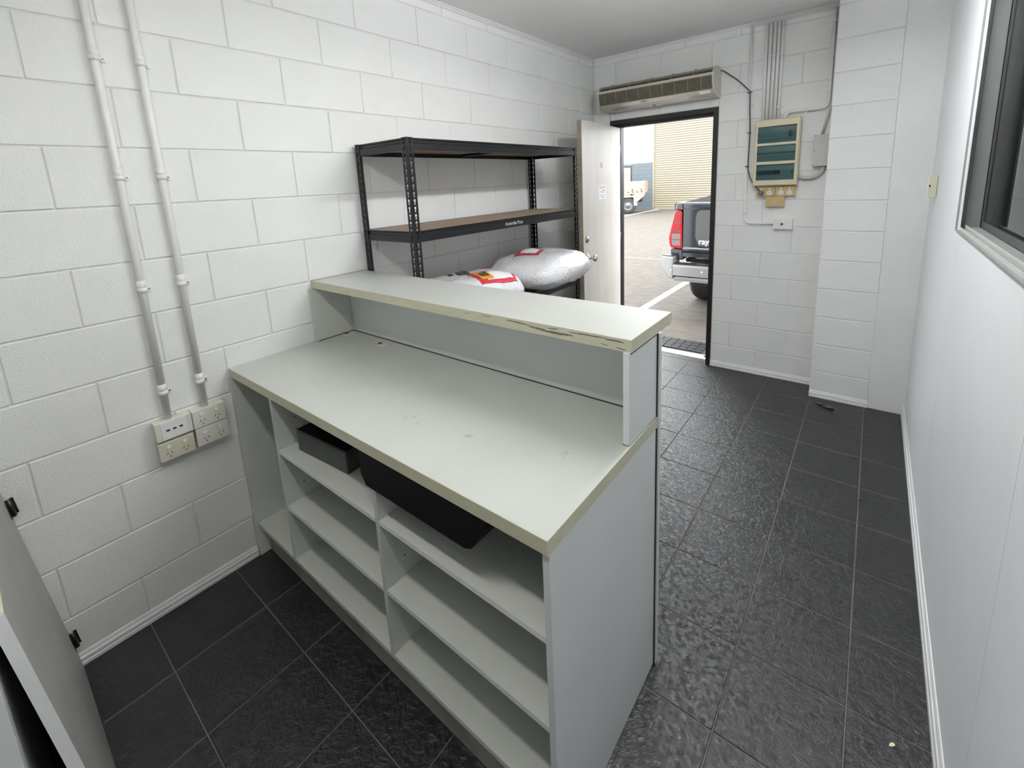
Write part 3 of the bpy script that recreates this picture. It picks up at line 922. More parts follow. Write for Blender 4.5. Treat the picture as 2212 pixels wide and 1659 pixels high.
for h in holes:
    for i in range(4):
        a, b = h[i], h[(i + 1) % 4]
        mb.add([(a[0], SY, a[1]), (b[0], SY, b[1]), (b[0], SY + 0.02, b[1]), (a[0], SY + 0.02, a[1])], [(0, 1, 2, 3)])
mb.build('front_frame', 'board', sb)
for wi, (a, b) in enumerate(wins):
    bk = MB().box((1.377, SY + 0.016, a), (1.6185, SY + 0.020, b)).build('inner_panel', 'teal', sb)
    zc_ = (a + b) / 2
    if wi == 0:
        MB().box((1.568, SY + 0.011, zc_ - 0.022), (1.590, SY + 0.016, zc_ + 0.026), 0.001).build('switch_handle', 'cable', bk)
        MB().box((1.40, SY + 0.0155, a + 0.022), (1.60, SY + 0.016, a + 0.024)).build('panel_step', 'gap', bk)
    elif wi == 1:
        for i in range(14):
            x = 1.386 + i * 0.0163
            MB().box((x, SY + 0.011, zc_ - 0.015), (x + 0.0148, SY + 0.016, zc_ + 0.012)).build('breaker', 'greybox', bk)
            MB().box((x + 0.003, SY + 0.008, zc_ - 0.003), (x + 0.012, SY + 0.011, zc_ + 0.007)).build('breaker_toggle', 'lensd' if i < 3 else 'cable', bk)
    else:
        MB().box((1.387, SY + 0.0125, zc_ - 0.018), (1.606, SY + 0.016, zc_ + 0.014)).build('blank_strip', 'cable', bk)
        for x in (1.494, 1.512):
            MB().box((x, SY + 0.010, zc_ - 0.012), (x + 0.013, SY + 0.0125, zc_ + 0.008)).build('breaker_toggle', 'blackp', bk)
        MB().box((1.530, SY + 0.0115, zc_ - 0.018), (1.60, SY + 0.0125, zc_ + 0.014)).build('breaker', 'teal', bk)
    cv = MB().prism([(SY + 0.006, a + 0.002), (SY - 0.002, a + 0.004), (SY - 0.005, a + (b - a) * 0.62), (SY - 0.004, a + (b - a) * 0.68), (SY + 0.002, b - 0.004), (SY + 0.006, b - 0.002), (SY + 0.008, b - 0.002), (SY + 0.008, a + 0.002)], 'x', 1.3795, 1.616).build('window_cover', 'smoke', sb)
    MB().box((1.465, SY - 0.003, a - 0.0055), (1.528, SY + 0.002, a - 0.0005), 0.001).build('finger_tab', 'board', cv)
    MB().cyl((1.3805, SY - 0.002, zc_), (0, -1, 0), 0.004, 0.003, 8).build('latch', 'blackp', cv)

gc = 'tan power points under the switchboard'
tg = thing('tan_power_point', 'tan double power point under the switchboard with an empty pair of sockets, right one', 'power point', (1.5655, YF, 1.461), (0, 0, 0), gc)
plate(tg, 0.125, 0.074, 0.04, 'tan', 0.002)
outlet(tg, -0.027, 0, 0.04, 'gpow')
outlet(tg, 0.027, 0, 0.04, 'gpow')
tg2 = dup(tg, (1.438, YF, 1.461), label='tan double power point under the switchboard with a grey plug in it, left one')
sw = thing('tan_light_switch', 'tan single light switch plate below the tan power points', 'light switch', (1.5015, YF, 1.384))
plate(sw, 0.122, 0.075, 0.036, 'tan', 0.002)
MB().cyl((-0.002, -0.036, 0.0), (0, -1, 0), 0.0085, 0.004, 16, 0.007).build('rocker', 'gpoc', sw, local=True)
an = thing('wall_outlet', 'white wall outlet with one round black socket at the end of the bent conduit', 'wall outlet', (1.561, YF, 1.219))
plate(an, 0.122, 0.077, 0.036, 'gpow')
MB().box((-0.037, -0.0375, -0.032), (0.037, -0.036, 0.032), 0.0006).build('cover_plate', 'gpow', an, local=True)
MB().cyl((-0.004, -0.0375, 0.0), (0, -1, 0), 0.0085, 0.004, 14).build('jack', 'cable', an, local=True)

# air curtain over the door
ac = thing('air_curtain', 'beige air curtain unit with slatted grille mounted above the outside door', 'air curtain', (0.62, YF, 2.18))
AX0, AX1 = 0.152, 1.093
# section (y, z): front grille face from P1 to P2, lower cowl to P3, top grille P0..P1
PT = [(YF - 0.001, 2.384), (3.525, 2.392), (3.468, 2.381), (3.430, 2.338), (3.424, 2.318), (3.430, 2.270), (3.452, 2.222), (3.478, 2.200), (3.535, 2.182), (3.58, 2.178), (YF - 0.001, 2.178)]
for (a, b) in [(AX0, AX0 + 0.011), (AX1 - 0.012, AX1)]:
    MB().prism(PT, 'x', a, b).build('end_cap', 'acend', ac)
MB().prism([(YF - 0.002, 2.372), (3.53, 2.380), (3.476, 2.370), (3.442, 2.330), (3.440, 2.272), (3.462, 2.226), (3.49, 2.212), (YF - 0.002, 2.21)], 'x', AX0 + 0.0115, AX1 - 0.0125).build('inner_body', 'dark', ac)
MB().prism([(3.446, 2.222), (3.452, 2.217), (3.474, 2.199), (3.530, 2.1815), (3.58, 2.178), (3.60, 2.178), (3.60, 2.186), (3.55, 2.188), (3.50, 2.198), (3.466, 2.2235), (3.455, 2.228)], 'x', AX0 + 0.011, AX1 - 0.012).build('cowl', 'acbody', ac)
MB().prism([(3.4245, 2.316), (3.4300, 2.338), (3.438, 2.338), (3.4335, 2.316)], 'x', AX0 + 0.011, AX1 - 0.012).build('grille_bar', 'acbody', ac)
mb = MB()
nsl = 13
for i in range(nsl):
    t = (i + 0.5) / nsl
    z = 2.2285 + (2.316 - 2.2285) * t
    y = 3.4255 + 0.024 * (1 - t) ** 2
    mb.box((AX0 + 0.011, y, z - 0.0011), (AX1 - 0.012, y + 0.007, z + 0.0011))
for i in range(7):
    t = (i + 0.5) / 7
    z = 2.340 + 0.050 * t ** 0.6
    y = 3.432 + 0.1 * t
    mb.box((AX0 + 0.011, y, z - 0.0011), (AX1 - 0.012, y + 0.005, z + 0.0011))
mb.build('grille', 'grille', ac, kind='stuff')
for i in range(9):
    x = AX0 + 0.011 + (AX1 - AX0 - 0.023) * (i + 0.6) / 9.4
    MB().prism([(3.4235, 2.318), (3.4285, 2.270), (3.4455, 2.232), (3.452, 2.232), (3.435, 2.270), (3.431, 2.318)], 'x', x - 0.0014, x + 0.0014).build('grille_rib', 'grille', ac)
for i in range(5):
    x = AX0 + 0.011 + (AX1 - AX0 - 0.023) * (i + 0.6) / 5.4
    MB().prism([(3.430, 2.339), (3.468, 2.383), (3.525, 2.394), (3.525, 2.390), (3.47, 2.379), (3.434, 2.337)], 'x', x - 0.0012, x + 0.0012).build('grille_rib', 'grille', ac)
bdg = MB().box((0.528, 3.4435, 2.2005), (0.600, 3.4465, 2.2230), 0.001, None).build('badge', 'acbody', ac)
ang = Matrix(((1, 0, 0, 0), (0, 0.60, -0.80, 0), (0, 0.80, 0.60, 0), (0, 0, 0, 1)))
text('badge_text', 'TECO', 0.0165, 'cable', ac, Matrix.Translation((0.541, 3.4432, 2.2035)) @ Matrix.Rotation(math.pi / 2, 4, 'X'), 0.0003)
swb = MB().box((0.565, 3.530, 2.174), (0.67, 3.556, 2.1825), 0.001).build('switch_housing', 'acend', ac)
MB().box((0.60, 3.5285, 2.1755), (0.628, 3.530, 2.181)).build('switch', 'blackp', swb)
MB().prism([(3.4527, 2.2155), (3.4740, 2.1980), (3.4745, 2.1985), (3.4535, 2.2163)], 'x', 0.985, 1.062).build('rating_label', 'paper', ac)
# lead from the air curtain to the plug
cb = thing('power_lead', 'dark grey power lead running from the air curtain down the thin conduit to a plug', 'cable', (1.40, YF, 1.45))
pts = [(1.094, 3.60, 2.366), (1.115, 3.605, 2.362), (1.16, 3.607, 2.326), (1.21, 3.607, 2.285), (1.262, 3.606, 2.233), (1.294, 3.606, 2.196), (1.302, 3.606, 2.178), (1.3065, 3.606, 2.05), (1.3145, 3.606, 1.90), (1.3125, 3.606, 1.78), (1.3115, 3.606, 1.655), (1.316, 3.604, 1.622), (1.331, 3.600, 1.567), (1.356, 3.594, 1.521), (1.388, 3.588, 1.481), (1.407, 3.586, 1.4635)]
sm = []
for i in range(len(pts) - 1):
    p0, p1, p2, p3 = [Vector(pts[max(0, min(len(pts) - 1, q))]) for q in (i - 1, i, i + 1, i + 2)]
    for t in (0, 0.25, 0.5, 0.75):
        sm.append(0.5 * ((2 * p1) + (p2 - p0) * t + (2 * p0 - 5 * p1 + 4 * p2 - p3) * t * t + (3 * p1 - p0 - 3 * p2 + p3) * t ** 3))
sm.append(Vector(pts[-1]))
MB().tube(sm, 0.0042, 8).build('lead', 'cable', cb)
MB().lathe((1.4115, YF - 0.0412, 1.449), (0, -1, 0), [(0.0, 0), (0.017, 0.0), (0.0185, 0.006), (0.0175, 0.018), (0.012, 0.024), (0, 0.025)], 20).build('plug', 'plug', cb)
for z, x in ((2.181, 1.300), (1.893, 1.308), (1.650, 1.306)):
    MB().box((x - 0.0155, 3.6005, z - 0.0022), (x + 0.0155, 3.6125, z + 0.0022), 0.0005).build('cable_tie', 'blackp', cb)

# thermostat-like plate on the right wall
rs = thing('wall_switch', 'cream wall switch box on the white right wall near the corner pier', 'light switch', (XR, 3.12, 1.483), (0, 0, -math.pi / 2))
MB().box((-0.036, -0.034, -0.058), (0.036, -0.001, 0.058), 0.003).build('body', 'gpoc', rs, local=True)
MB().box((-0.0375, -0.038, -0.059), (0.0375, -0.034, 0.059), 0.0012).build('cover_plate', 'gpow', rs, local=True)
MB().box((0.0360, -0.0335, -0.002), (0.0372, -0.027, 0.010)).build('knockout', 'gap', rs, local=True)
MB().box((-0.008, -0.0415, -0.012), (0.008, -0.038, 0.012), 0.001).build('rocker', 'gpow', rs, local=True)

# ------------------------------------------------------------------ boltless shelving
sh = thing('steel_shelving_unit', 'black boltless steel shelving unit with brown boards against the left block wall', 'shelving', (0.22, 1.86, 0))
SX, SYa, SYb, SH = 0.425, 1.11, 2.605, 1.834
SB = 0.022
FL = 0.036


def keyhole(cx, cz):
    a = [(cx - 0.0034, cz - 0.013), (cx + 0.0034, cz - 0.013), (cx + 0.0034, cz + 0.001)]
    for i in range(7):
        t = math.radians(-40 + 260 * i / 6)
        a.append((cx + 0.0068 * math.cos(t), cz + 0.0065 + 0.0068 * math.sin(t)))
    a.append((cx - 0.0034, cz + 0.001))
    return a


def post(x, y, sx, sy):
    """angle post with corner (x, y), flanges towards sx and sy"""
    mb = MB()
    n = 54
    pitch = SH / n
    for i in range(n):
        z0, z1 = i * pitch, (i + 1) * pitch
        h = [keyhole(FL * 0.52, (z0 + z1) / 2)]
        o = [(0, z0), (FL, z0), (FL, z1), (0, z1)]
        mb.holed(o, h, lambda a, z: (x + sx * a, y, z))
        mb.holed(o, h, lambda a, z: (x, y + sy * a, z))
    p = mb.build('post', 'black', sh)
    md = p.modifiers.new('sheet', 'SOLIDIFY')
    md.thickness = 0.0016
    md.offset = 0
    return p


post(SX, SYa, -1, 1)
post(SX, SYb, -1, -1)
post(SB, SYa, 1, 1)
post(SB, SYb, 1, -1)


def beam_prof(z):
    # channel with a stepped lip, (depth inward, z)
    return [(0.002, z), (0.002, z - 0.007), (0.006, z - 0.010), (0.006, z - 0.020), (0.002, z - 0.024), (0.002, z - 0.053), (0.008, z - 0.055), (0.016, z - 0.055), (0.016, z - 0.051), (0.006, z - 0.051), (0.006, z - 0.028), (0.010, z - 0.022), (0.018, z - 0.012), (0.018, z)]


def level(z, board=True, skip=()):
    pr = beam_prof(z)
    MB().prism([(SX - p[0], p[1]) for p in pr], 'y', SYa + 0.002, SYb - 0.002).build('beam', 'black', sh)
    MB().prism([(SB + p[0], p[1]) for p in pr], 'y', SYa + 0.002, SYb - 0.002).build('beam', 'black', sh)
    MB().prism([(SYa + p[0], p[1]) for p in pr], 'x', SB + 0.020, SX - 0.020).build('side_beam', 'black', sh)
    MB().prism([(SYb - p[0], p[1]) for p in pr], 'x', SB + 0.020, SX - 0.020).build('side_beam', 'black', sh)
    if board:
        MB().box((SB + 0.006, SYa + 0.006, z - 0.008), (SX - 0.006, SYb - 0.006, z - 0.001)).build('shelf_board', 'mdf', sh)
    MB().box((SB + 0.02, (SYa + SYb) / 2 - 0.02, z - 0.045), (SX - 0.02, (SYa + SYb) / 2 + 0.02, z - 0.0085)).build('centre_brace', 'black', sh)
    mb = MB()
    for y in (SYa + 0.018, SYb - 0.018):
        for dz in (0.014, 0.040):
            mb.cyl((SX + 0.0006, y, z - dz), (1, 0, 0), 0.005, 0.002, 8)
    for dz in (0.014, 0.040):
        mb.cyl((SX - 0.018, SYa - 0.0006, z - dz), (0, -1, 0), 0.005, 0.002, 8)
    mb.build('rivets', 'black', sh)


level(1.832, board=False)
MB().box((SB + 0.006, SYa + 0.006, 1.800), (SX - 0.006, SYb - 0.006, 1.808)).build('shelf_board', 'mdf', sh)
level(1.410)
level(0.920)
level(0.16)
text('shelf_lettering', 'Australia Post', 0.030, 'greybox', sh, Matrix.Translation((SX - 0.0009, 1.775, 1.370)) @ Matrix.Rotation(math.pi / 2, 4, 'Z') @ Matrix.Rotation(math.pi / 2, 4, 'X'), 0.0001, 0.0003)


def pillow(loc, lx, ly, h, seed, yaw=0.0, nu=64, nv=26, tilt=0.0):
    mb = MB()
    vs, fs = [], []
    R = Matrix.Translation(loc) @ Matrix.Rotation(yaw, 4, 'Z') @ Matrix.Rotation(tilt, 4, 'Y')
    off = Vector((seed * 3.1, seed * 1.7, 0))

    def pw(c, e):
        return math.copysign(abs(c) ** e, c)
    for j in range(nv + 1):
        ph = -math.pi / 2 + math.pi * j / nv
        for i in range(nu):
            th = 2 * math.pi * i / nu
            cx, cy = pw(math.cos(th), 0.5), pw(math.sin(th), 0.5)
            r = pw(math.cos(ph), 0.62)
            p = Vector((cx * r * lx / 2, cy * r * ly / 2, pw(math.sin(ph), 0.9)))
            p.z = p.z * h * (0.55 if p.z > 0 else 0.45)
            ed = max(abs(p.x) / (lx / 2), abs(p.y) / (ly / 2))
            q = Vector((p.x, p.y, p.z * 2)) * 9 + off
            d = noise.noise(q) * 0.012 + noise.noise(q * 3.1) * 0.006 + noise.noise(q * 7) * 0.0028
            if p.z < -h * 0.40:
                p.z = -h * 0.43
                d *= 0.1
            n = Vector((p.x / lx, p.y / ly, p.z / h * 1.2)).normalized() if p.length > 0 else Vector((0, 0, 1))
            p = p + n * d
            p.z = max(p.z, -h * 0.43)
            vs.append(R @ p)
    for j in range(nv):
        for i in range(nu):
            fs.append((j * nu + i, j * nu + (i + 1) % nu, (j + 1) * nu + (i + 1) % nu, (j + 1) * nu + i))
    mb.add(vs, fs, True)
    return mb, R


def bubble_mat(name, col, scale):
    m = mat(name, col, 0.22, spec=0.6, coat=0.5)
    nt = m.node_tree
    b = nt.nodes['Principled BSDF']
    b.inputs['Subsurface Weight'].default_value = 0.0
    tc = nt.nodes.new('ShaderNodeTexCoord')
    n1 = nt.nodes.new('ShaderNodeTexNoise')
    n1.inputs['Scale'].default_value = 22
    n1.inputs['Detail'].default_value = 6
    n1.inputs['Distortion'].default_value = 3.0
    nt.links.new(tc.outputs['Object'], n1.inputs['Vector'])
    v = nt.nodes.new('ShaderNodeTexVoronoi')
    v.inputs['Scale'].default_value = scale
    nt.links.new(tc.outputs['Object'], v.inputs['Vector'])
    b1 = nt.nodes.new('ShaderNodeBump')
    b1.inputs['Strength'].default_value = 0.55
    b1.inputs['Distance'].default_value = 0.015
    nt.links.new(n1.outputs['Fac'], b1.inputs['Height'])
    b2 = nt.nodes.new('ShaderNodeBump')
    b2.inputs['Strength'].default_value = 0.5
    b2.inputs['Distance'].default_value = 0.003
    b2.invert = True
    nt.links.new(v.outputs['Distance'], b2.inputs['Height'])
    nt.links.new(b1.outputs[0], b2.inputs['Normal'])
    nt.links.new(b2.outputs[0], b.inputs['Normal'])
    return m


M['bubble'] = bubble_mat('bubble_wrap', (0.80, 0.80, 0.82), 95)


def patch(me_obj_bvh, R, x0, x1, y0, y1, h, n=6):
    """thin sheet lying on top of a pillow: local rect projected down on it"""
    return None


from mathutils.bvhtree import BVHTree


def lay_on(mb, R, rect, mt, name, parent, th=0.0012, n=14, lift=0.004, yaw=0.0):
    bvh = BVHTree.FromPolygons([Vector(v) for v in mb.v], mb.f)
    (x0, y0, x1, y1) = rect
    c, s = math.cos(yaw), math.sin(yaw)
    cx, cy = (x0 + x1) / 2, (y0 + y1) / 2
    g = []
    for j in range(n + 1):
        for i in range(n + 1):
            dx, dy = (x1 - x0) * (i / n - 0.5), (y1 - y0) * (j / n - 0.5)
            p = R @ Vector((cx + dx * c - dy * s, cy + dx * s + dy * c, 0.5))
            hit = bvh.ray_cast(p, Vector((0, 0, -1)))
            g.append((hit[0] if hit[0] else p) + Vector((0, 0, lift)))
    o = MB()
    N = n + 1
    vs = g + [p + Vector((0, 0, th)) for p in g]
    fs = []
    for j in range(n):
        for i in range(n):
            a = j * N + i
            fs.append((a, a + N, a + N + 1, a + 1))
            b = a + N * N
            fs.append((b, b + 1, b + N + 1, b + N))
    ring = [i for i in range(n)] + [n + N * j for j in range(n)] + [n * N + n - i for i in range(n)] + [N * (n - j) for j in range(n)]
    for k in range(len(ring)):
        a, b = ring[k], ring[(k + 1) % len(ring)]
        fs.append((a, b, b + N * N, a + N * N))
    o.add(vs, fs)
    return o.build(name, mt, parent)


p2 = thing('parcel', 'large bubble wrapped parcel with red document pouch at the right of the shelf', 'parcel', (0.29, 2.26, 0.921))
mb2, R2 = pillow((0.305, 2.285, 0.921 + 0.43 * 0.225), 0.55, 0.72, 0.225, 3, 0.10)
mb2.build('wrapping', 'bubble', p2)
lay_on(mb2, R2, (-0.14, -0.16, 0.03, 0.04), 'red', 'document_pouch', p2, yaw=0.35)
lay_on(mb2, R2, (-0.11, -0.13, 0.0, 0.03), 'paper', 'folded_paper', p2, lift=0.0075, yaw=0.35)
lay_on(mb2, R2, (-0.20, 0.02, -0.16, 0.13), 'cable', 'barcode', p2, lift=0.003)
lay_on(mb2, R2, (-0.12, 0.10, -0.09, 0.20), 'cable', 'barcode', p2, lift=0.003)
p1 = thing('parcel', 'smaller bubble wrapped parcel with orange and red label, half hidden behind the raised counter', 'parcel', (0.25, 1.57, 0.921))
mb1, R1 = pillow((0.275, 1.595, 0.921 + 0.43 * 0.19), 0.44, 0.60, 0.19, 8, -0.28)
mb1.build('wrapping', 'bubble', p1)
lay_on(mb1, R1, (0.02, -0.02, 0.19, 0.22), 'red', 'document_pouch', p1)
lay_on(mb1, R1, (0.05, 0.03, 0.17, 0.20), 'paper', 'folded_paper', p1, lift=0.0068)
lay_on(mb1, R1, (0.06, -0.005, 0.165, 0.075), 'orange', 'orange_label', p1, lift=0.0085)
lay_on(mb1, R1, (0.085, 0.01, 0.135, 0.060), 'cable', 'label_print', p1, lift=0.0100)
lay_on(mb1, R1, (-0.06, -0.06, 0.0, 0.02), 'cable', 'barcode', p1, lift=0.003)
lay_on(mb1, R1, (-0.06, -0.11, -0.02, -0.08), 'cable', 'barcode', p1, lift=0.003)

# ------------------------------------------------------------------ leaning low gate hinged to the left wall
gate = thing('low_gate', 'low white gate panel with cream top edge hinged to the left wall at lower left', 'gate', (0.0, -0.198, 0.002), (math.atan(0.0986), 0, 0))
GW, GT, GH = 0.93, 0.019, 0.905
M['gateface'] = mat('grubby_gate_laminate', (0.43, 0.43, 0.40), 0.45, var=0.12, vscale=6)
MB().box((0.006, -GT, 0), (GW, 0, GH)).build('panel', 'gateface', gate, local=True)
MB().box((0.006, -GT, GH), (GW, 0, GH + 0.0015)).build('edge_strip', 'cream', gate, local=True, label='cream top edge strip')
MB().box((GW, -GT, 0), (GW + 0.0015, 0, GH), 0).build('edge_strip', 'trim', gate, local=True, label='white end edge strip')
for z in (0.645, 0.085):
    h = MB().cyl((0.014, 0.007, z), (0, 0, 1), 0.0062, 0.06, 12).build('hinge', 'bronze', gate, local=True)
    MB().box((0.0022, 0.001, z + 0.002), (0.0055, 0.019, z + 0.058)).box((0.008, 0.0002, z + 0.002), (0.040, 0.0018, z + 0.058)).build('hinge_leaf', 'bronze', h, local=True)
    MB().cyl((0.014, 0.007, z + 0.060), (0, 0, 1), 0.0045, 0.003, 10).build('hinge_pin', 'chrome', h, local=True)

cup = thing('low_cupboard', 'low white cupboard end just behind the gate at the lower left corner', 'cupboard', (0.49, -0.60, 0))
MB().box((0.0015, -0.88, 0), (0.976, -0.312, 0.98), 0.001).build('carcass', 'panel', cup)
MB().box((0.0015, -0.88, 0.9805), (0.980, -0.309, 1.012), 0.001).build('top', 'top', cup)

# ------------------------------------------------------------------ ceiling light above the camera, and an added fill batten
def batten(label, c, along, length, glow='tube', hw=0.055):
    """suspended twin tube batten centred at c (tube height), running along x or y"""
    m = Matrix.Translation(c) @ (Matrix.Identity(4) if along == 'x' else Matrix.Rotation(math.pi / 2, 4, 'Z'))
    lt = thing('ceiling_or_fill_light', label, 'ceiling light', (c[0], c[1], ZC))
    h = length / 2
    MB().box((-h - 0.03, -hw, 0.022), (h + 0.03, hw, 0.065), 0.006, m).build('batten', 'lampbody', lt)
    for y in (-0.025, 0.025):
        MB().tube([m @ Vector((-h, y, 0)), m @ Vector((h, y, 0))], 0.013, 12).build('tube', glow, lt)
        for x in (-h - 0.018, h):
            MB().box((x, y - 0.014, -0.016), (x + 0.018, y + 0.014, 0.0219), 0.002, m).build('lamp_holder', 'lampbody', lt)
    for x in (-h * 0.7, h * 0.7):
        t = m @ Vector((x, 0, 0.065))
        MB().cyl(t, (0, 0, 1), 0.006, ZC - t.z - 0.0005, 8).build('hanger', 'lampbody', lt)


batten('twin tube fluorescent batten hanging above the front of the desk', (1.40, -0.16, 2.46), 'x', 1.18)
batten('added out of view fill batten above the aisle, brightening the far half of the room', (1.66, 1.60, 2.42), 'y', 1.18, 'fill_tube', 0.014)  # unseen batten, added only to brighten the far half of the room

# ------------------------------------------------------------------ litter on the floor
db = thing('floor_scrap', 'small curled black and brown scrap on the dark tiles at the pier foot', 'debris', (1.92, 3.30, 0.0))
mb = MB()
for (x0, y0, x1, y1, w, h, s) in [(1.868, 3.322, 1.972, 3.272, 0.010, 0.010, 1)]:
    n = 14
    L, Rr = [], []
    for i in range(n + 1):
        t = i / n
        cx, cy = x0 + (x1 - x0) * t + 0.006 * math.sin(7 * t), y0 + (y1 - y0) * t + 0.010 * math.sin(6 * t + 1)
        ww = w * math.sin(math.pi * min(1, 0.1 + 0.85 * t)) * (1 + 0.4 * math.sin(11 * t))
        zz = 0.0008 + 0.006 * abs(math.sin(5 * t))
        L.append((cx + ww * 0.4, cy + ww, zz * 0.3))
        L.append((cx, cy, zz + 0.004))
        L.append((cx - ww * 0.4, cy - ww, 0.0008))
    fs = []
    for i in range(n):
        for k in range(2):
            fs.append((3 * i + k, 3 * i + k + 1, 3 * i + k + 4, 3 * i + k + 3))
    mb.add(L, fs)
b_ = mb.build('blade', 'blackp', db)
md = b_.modifiers.new('t', 'SOLIDIFY')
md.thickness = 0.0008
md.offset = 1
MB().box((-0.017, -0.003, 0.0), (0.017, 0.003, 0.0015), 0.0005, Matrix.Translation((1.945, 3.291, 0.0098)) @ Matrix.Rotation(-0.7, 4, 'Z')).box((-0.014, -0.003, 0.0), (0.014, 0.003, 0.0015), 0.0005, Matrix.Translation((1.888, 3.316, 0.0085)) @ Matrix.Rotation(-0.45, 4, 'Z')).build('dry_edge', 'wing', db)
sc_ = tag(MB().prism([(-0.010, -0.002), (-0.003, -0.0042), (0.006, -0.0045), (0.0095, -0.001), (0.008, 0.004), (-0.002, 0.0035)], 'z', 0.0, 0.0035).build('paper_scrap', 'crumb'), 'tiny cream paper scrap lying on the dark tiles at lower right', 'debris')
sc_.location = (2.236, 1.168, 0.0004)
sc_.rotation_euler = (0, 0, 0.75)
bt = tag(MB().tube([(-0.008, 0, 0.002), (-0.003, 0.004, 0.003), (0.004, 0.003, 0.002), (0.007, -0.003, 0.0018)], 0.0016, 6).build('black_fibre', 'blackp'), 'tiny black curled fibre on a grout line of the aisle tiles', 'debris')
bt.location = (2.139, 2.312, 0.0002)

# ------------------------------------------------------------------ outside: ground, mat, vehicles, warehouse
ZG = -0.03
gd_ = MB().box((-40, 3.83, -0.3), (40, 60, ZG)).build('ground', 'conc', kind='structure')
for (x0, x1, y0, y1, r) in [(-0.17, -0.07, 4.3, 10.2, 0.0), (2.55, 2.65, 4.3, 10.2, 0.0), (-2.95, -2.85, 4.3, 10.2, 0)]:
    MB().box((x0, y0, ZG), (x1, y1, ZG + 0.002)).build('parking_line', 'line', gd_)
MB().box((-6.62, 17.0, ZG), (-6.50, 22.6, ZG + 0.002)).build('parking_line', 'line', gd_)
MB().box((-30, 8.58, ZG), (30, 8.60, ZG + 0.0015)).build('slab_joint', 'grey', gd_)
of = MB().box((DX1, YF + 0.1905, -0.3), (12, YF + 0.21, 6.0)).box((-12, YF + 0.1905, -0.3), (DX0, YF + 0.21, 6.0)).box((DX0, YF + 0.1905, DZ), (DX1, YF + 0.21, 6.0)).build('wall_outside', 'whitewall', kind='structure')

dm = thing('door_mat', 'black ribbed rubber door mat of square cells lying outside the threshold', 'mat', (0.56, 4.05, ZG))
MX0, MX1, MY0, MY1 = 0.215, 0.935, 3.895, 4.215
MB().box((MX0, MY0, ZG), (MX1, MY1, ZG + 0.010), 0.002).build('backing', 'rubber', dm)
MB().prism([(MX1, MY0), (MX1 + 0.035, MY0), (MX1 + 0.035, MY1), (MX1, MY1)], 'z', ZG, ZG + 0.006).build('bevelled_edge', 'mat', dm)
cs = 0.0715
cell = {}
for k in (0, 1):
    mb = MB()
    for i in range(6):
        a = -cs / 2 + 0.004 + i * (cs - 0.008) / 6
        if k == 0:
            mb.box((a, -cs / 2 + 0.003, 0), (a + 0.0065, cs / 2 - 0.003, 0.008))
        else:
            mb.box((-cs / 2 + 0.003, a, 0), (cs / 2 - 0.003, a + 0.0065, 0.008))
    cell[k] = mb.build('cell', 'mat', mesh_only=True)
for i in range(10):
    for j in range(4):
        put('cell', cell[(i + j) % 2], dm, loc=(MX0 + 0.0025 + (i + 0.5) * cs - 0.56, MY0 + 0.016 + (j + 0.5) * cs - 4.05, 0.010))


def wheel(root, c, r, w, side, spokes=True):
    """side +1/-1: outward x direction"""
    c = Vector(c)
    ax = Vector((side, 0, 0))
    prof = [(r * 0.62, 0), (r * 0.80, -0.004), (r * 0.93, 0.006), (r * 0.985, w * 0.12), (r, w * 0.22), (r, w * 0.78), (r * 0.985, w * 0.88), (r * 0.93, w), (r * 0.80, w + 0.004), (r * 0.62, w)]
    t = MB().lathe(c - ax * w / 2, ax, prof, 40).build('tyre', 'tyre', root)
    mb = MB()
    for g in (0.30, 0.43, 0.57, 0.70):
        mb.lathe(c - ax * w / 2, ax, [(r + 0.0006, w * g - 0.006), (r + 0.0006, w * g + 0.006)], 40)
    mb.build('tread_groove', 'dark', t)
    mb = MB()
    for k in range(44):
        a = 2 * math.pi * k / 44
        for g0, g1, sh_ in ((0.16, 0.28, 0), (0.45, 0.55, 0.5), (0.72, 0.84, 0.25)):
            aa = a + sh_ * 0.14
            m = Matrix.Translation(c) @ Matrix.Rotation(aa, 4, 'X')
            x0, x1 = sorted((side * (w * g0 - w / 2), side * (w * g1 - w / 2)))
            mb.box((x0, -0.005, r), (x1, 0.005, r + 0.0012), 0, m)
    mb.build('tread_blocks', 'dark', t, kind='stuff')
    MB().lathe(c + ax * (w * 0.5 - 0.03), ax, [(r * 0.63, -0.1), (r * 0.63, 0.02), (r * 0.58, 0.024), (r * 0.52, 0.0), (r * 0.22, 0.012), (r * 0.18, 0.026), (0, 0.026)], 30).build('rim', 'alloy', t)
    mb = MB()
    for k in range(6):
        m = Matrix.Translation(c + ax * (w * 0.5 - 0.02)) @ Matrix.Rotation(2 * math.pi * k / 6, 4, 'X')
        mb.box((-0.008, -0.03, r * 0.25), (0.008, 0.03, r * 0.48), 0.004, m)
    mb.build('rim_holes', 'dark', t)
    return t


# dark grey ute parked outside the door, seen from its left rear corner
CY = 4.90
ut = thing('pickup_truck', 'dark grey pickup truck parked outside the door showing its red tail light', 'truck', (1.145, 7.5, ZG))
XC = 1.145


def mirror(f):
    for s in (-1, 1):
        f(s, lambda x: XC + s * x)


hw = 0.868                              # half width of the tub
# tub sides (hollow), floor, front
def sil(name, mt, poly, s, y0, y1, parent, bev=0.0, label=None):
    """rear view outline (offset from the centre line, z) extruded along y"""
    o = MB().prism([(XC + s * p[0], p[1]) for p in poly], 'y', y0, y1).build(name, mt, parent, label=label)
    if bev:
        b = o.modifiers.new('round', 'BEVEL')
        b.width = bev
        b.segments = 4
        b.limit_method = 'ANGLE'
        b.angle_limit = math.radians(25)
    return o


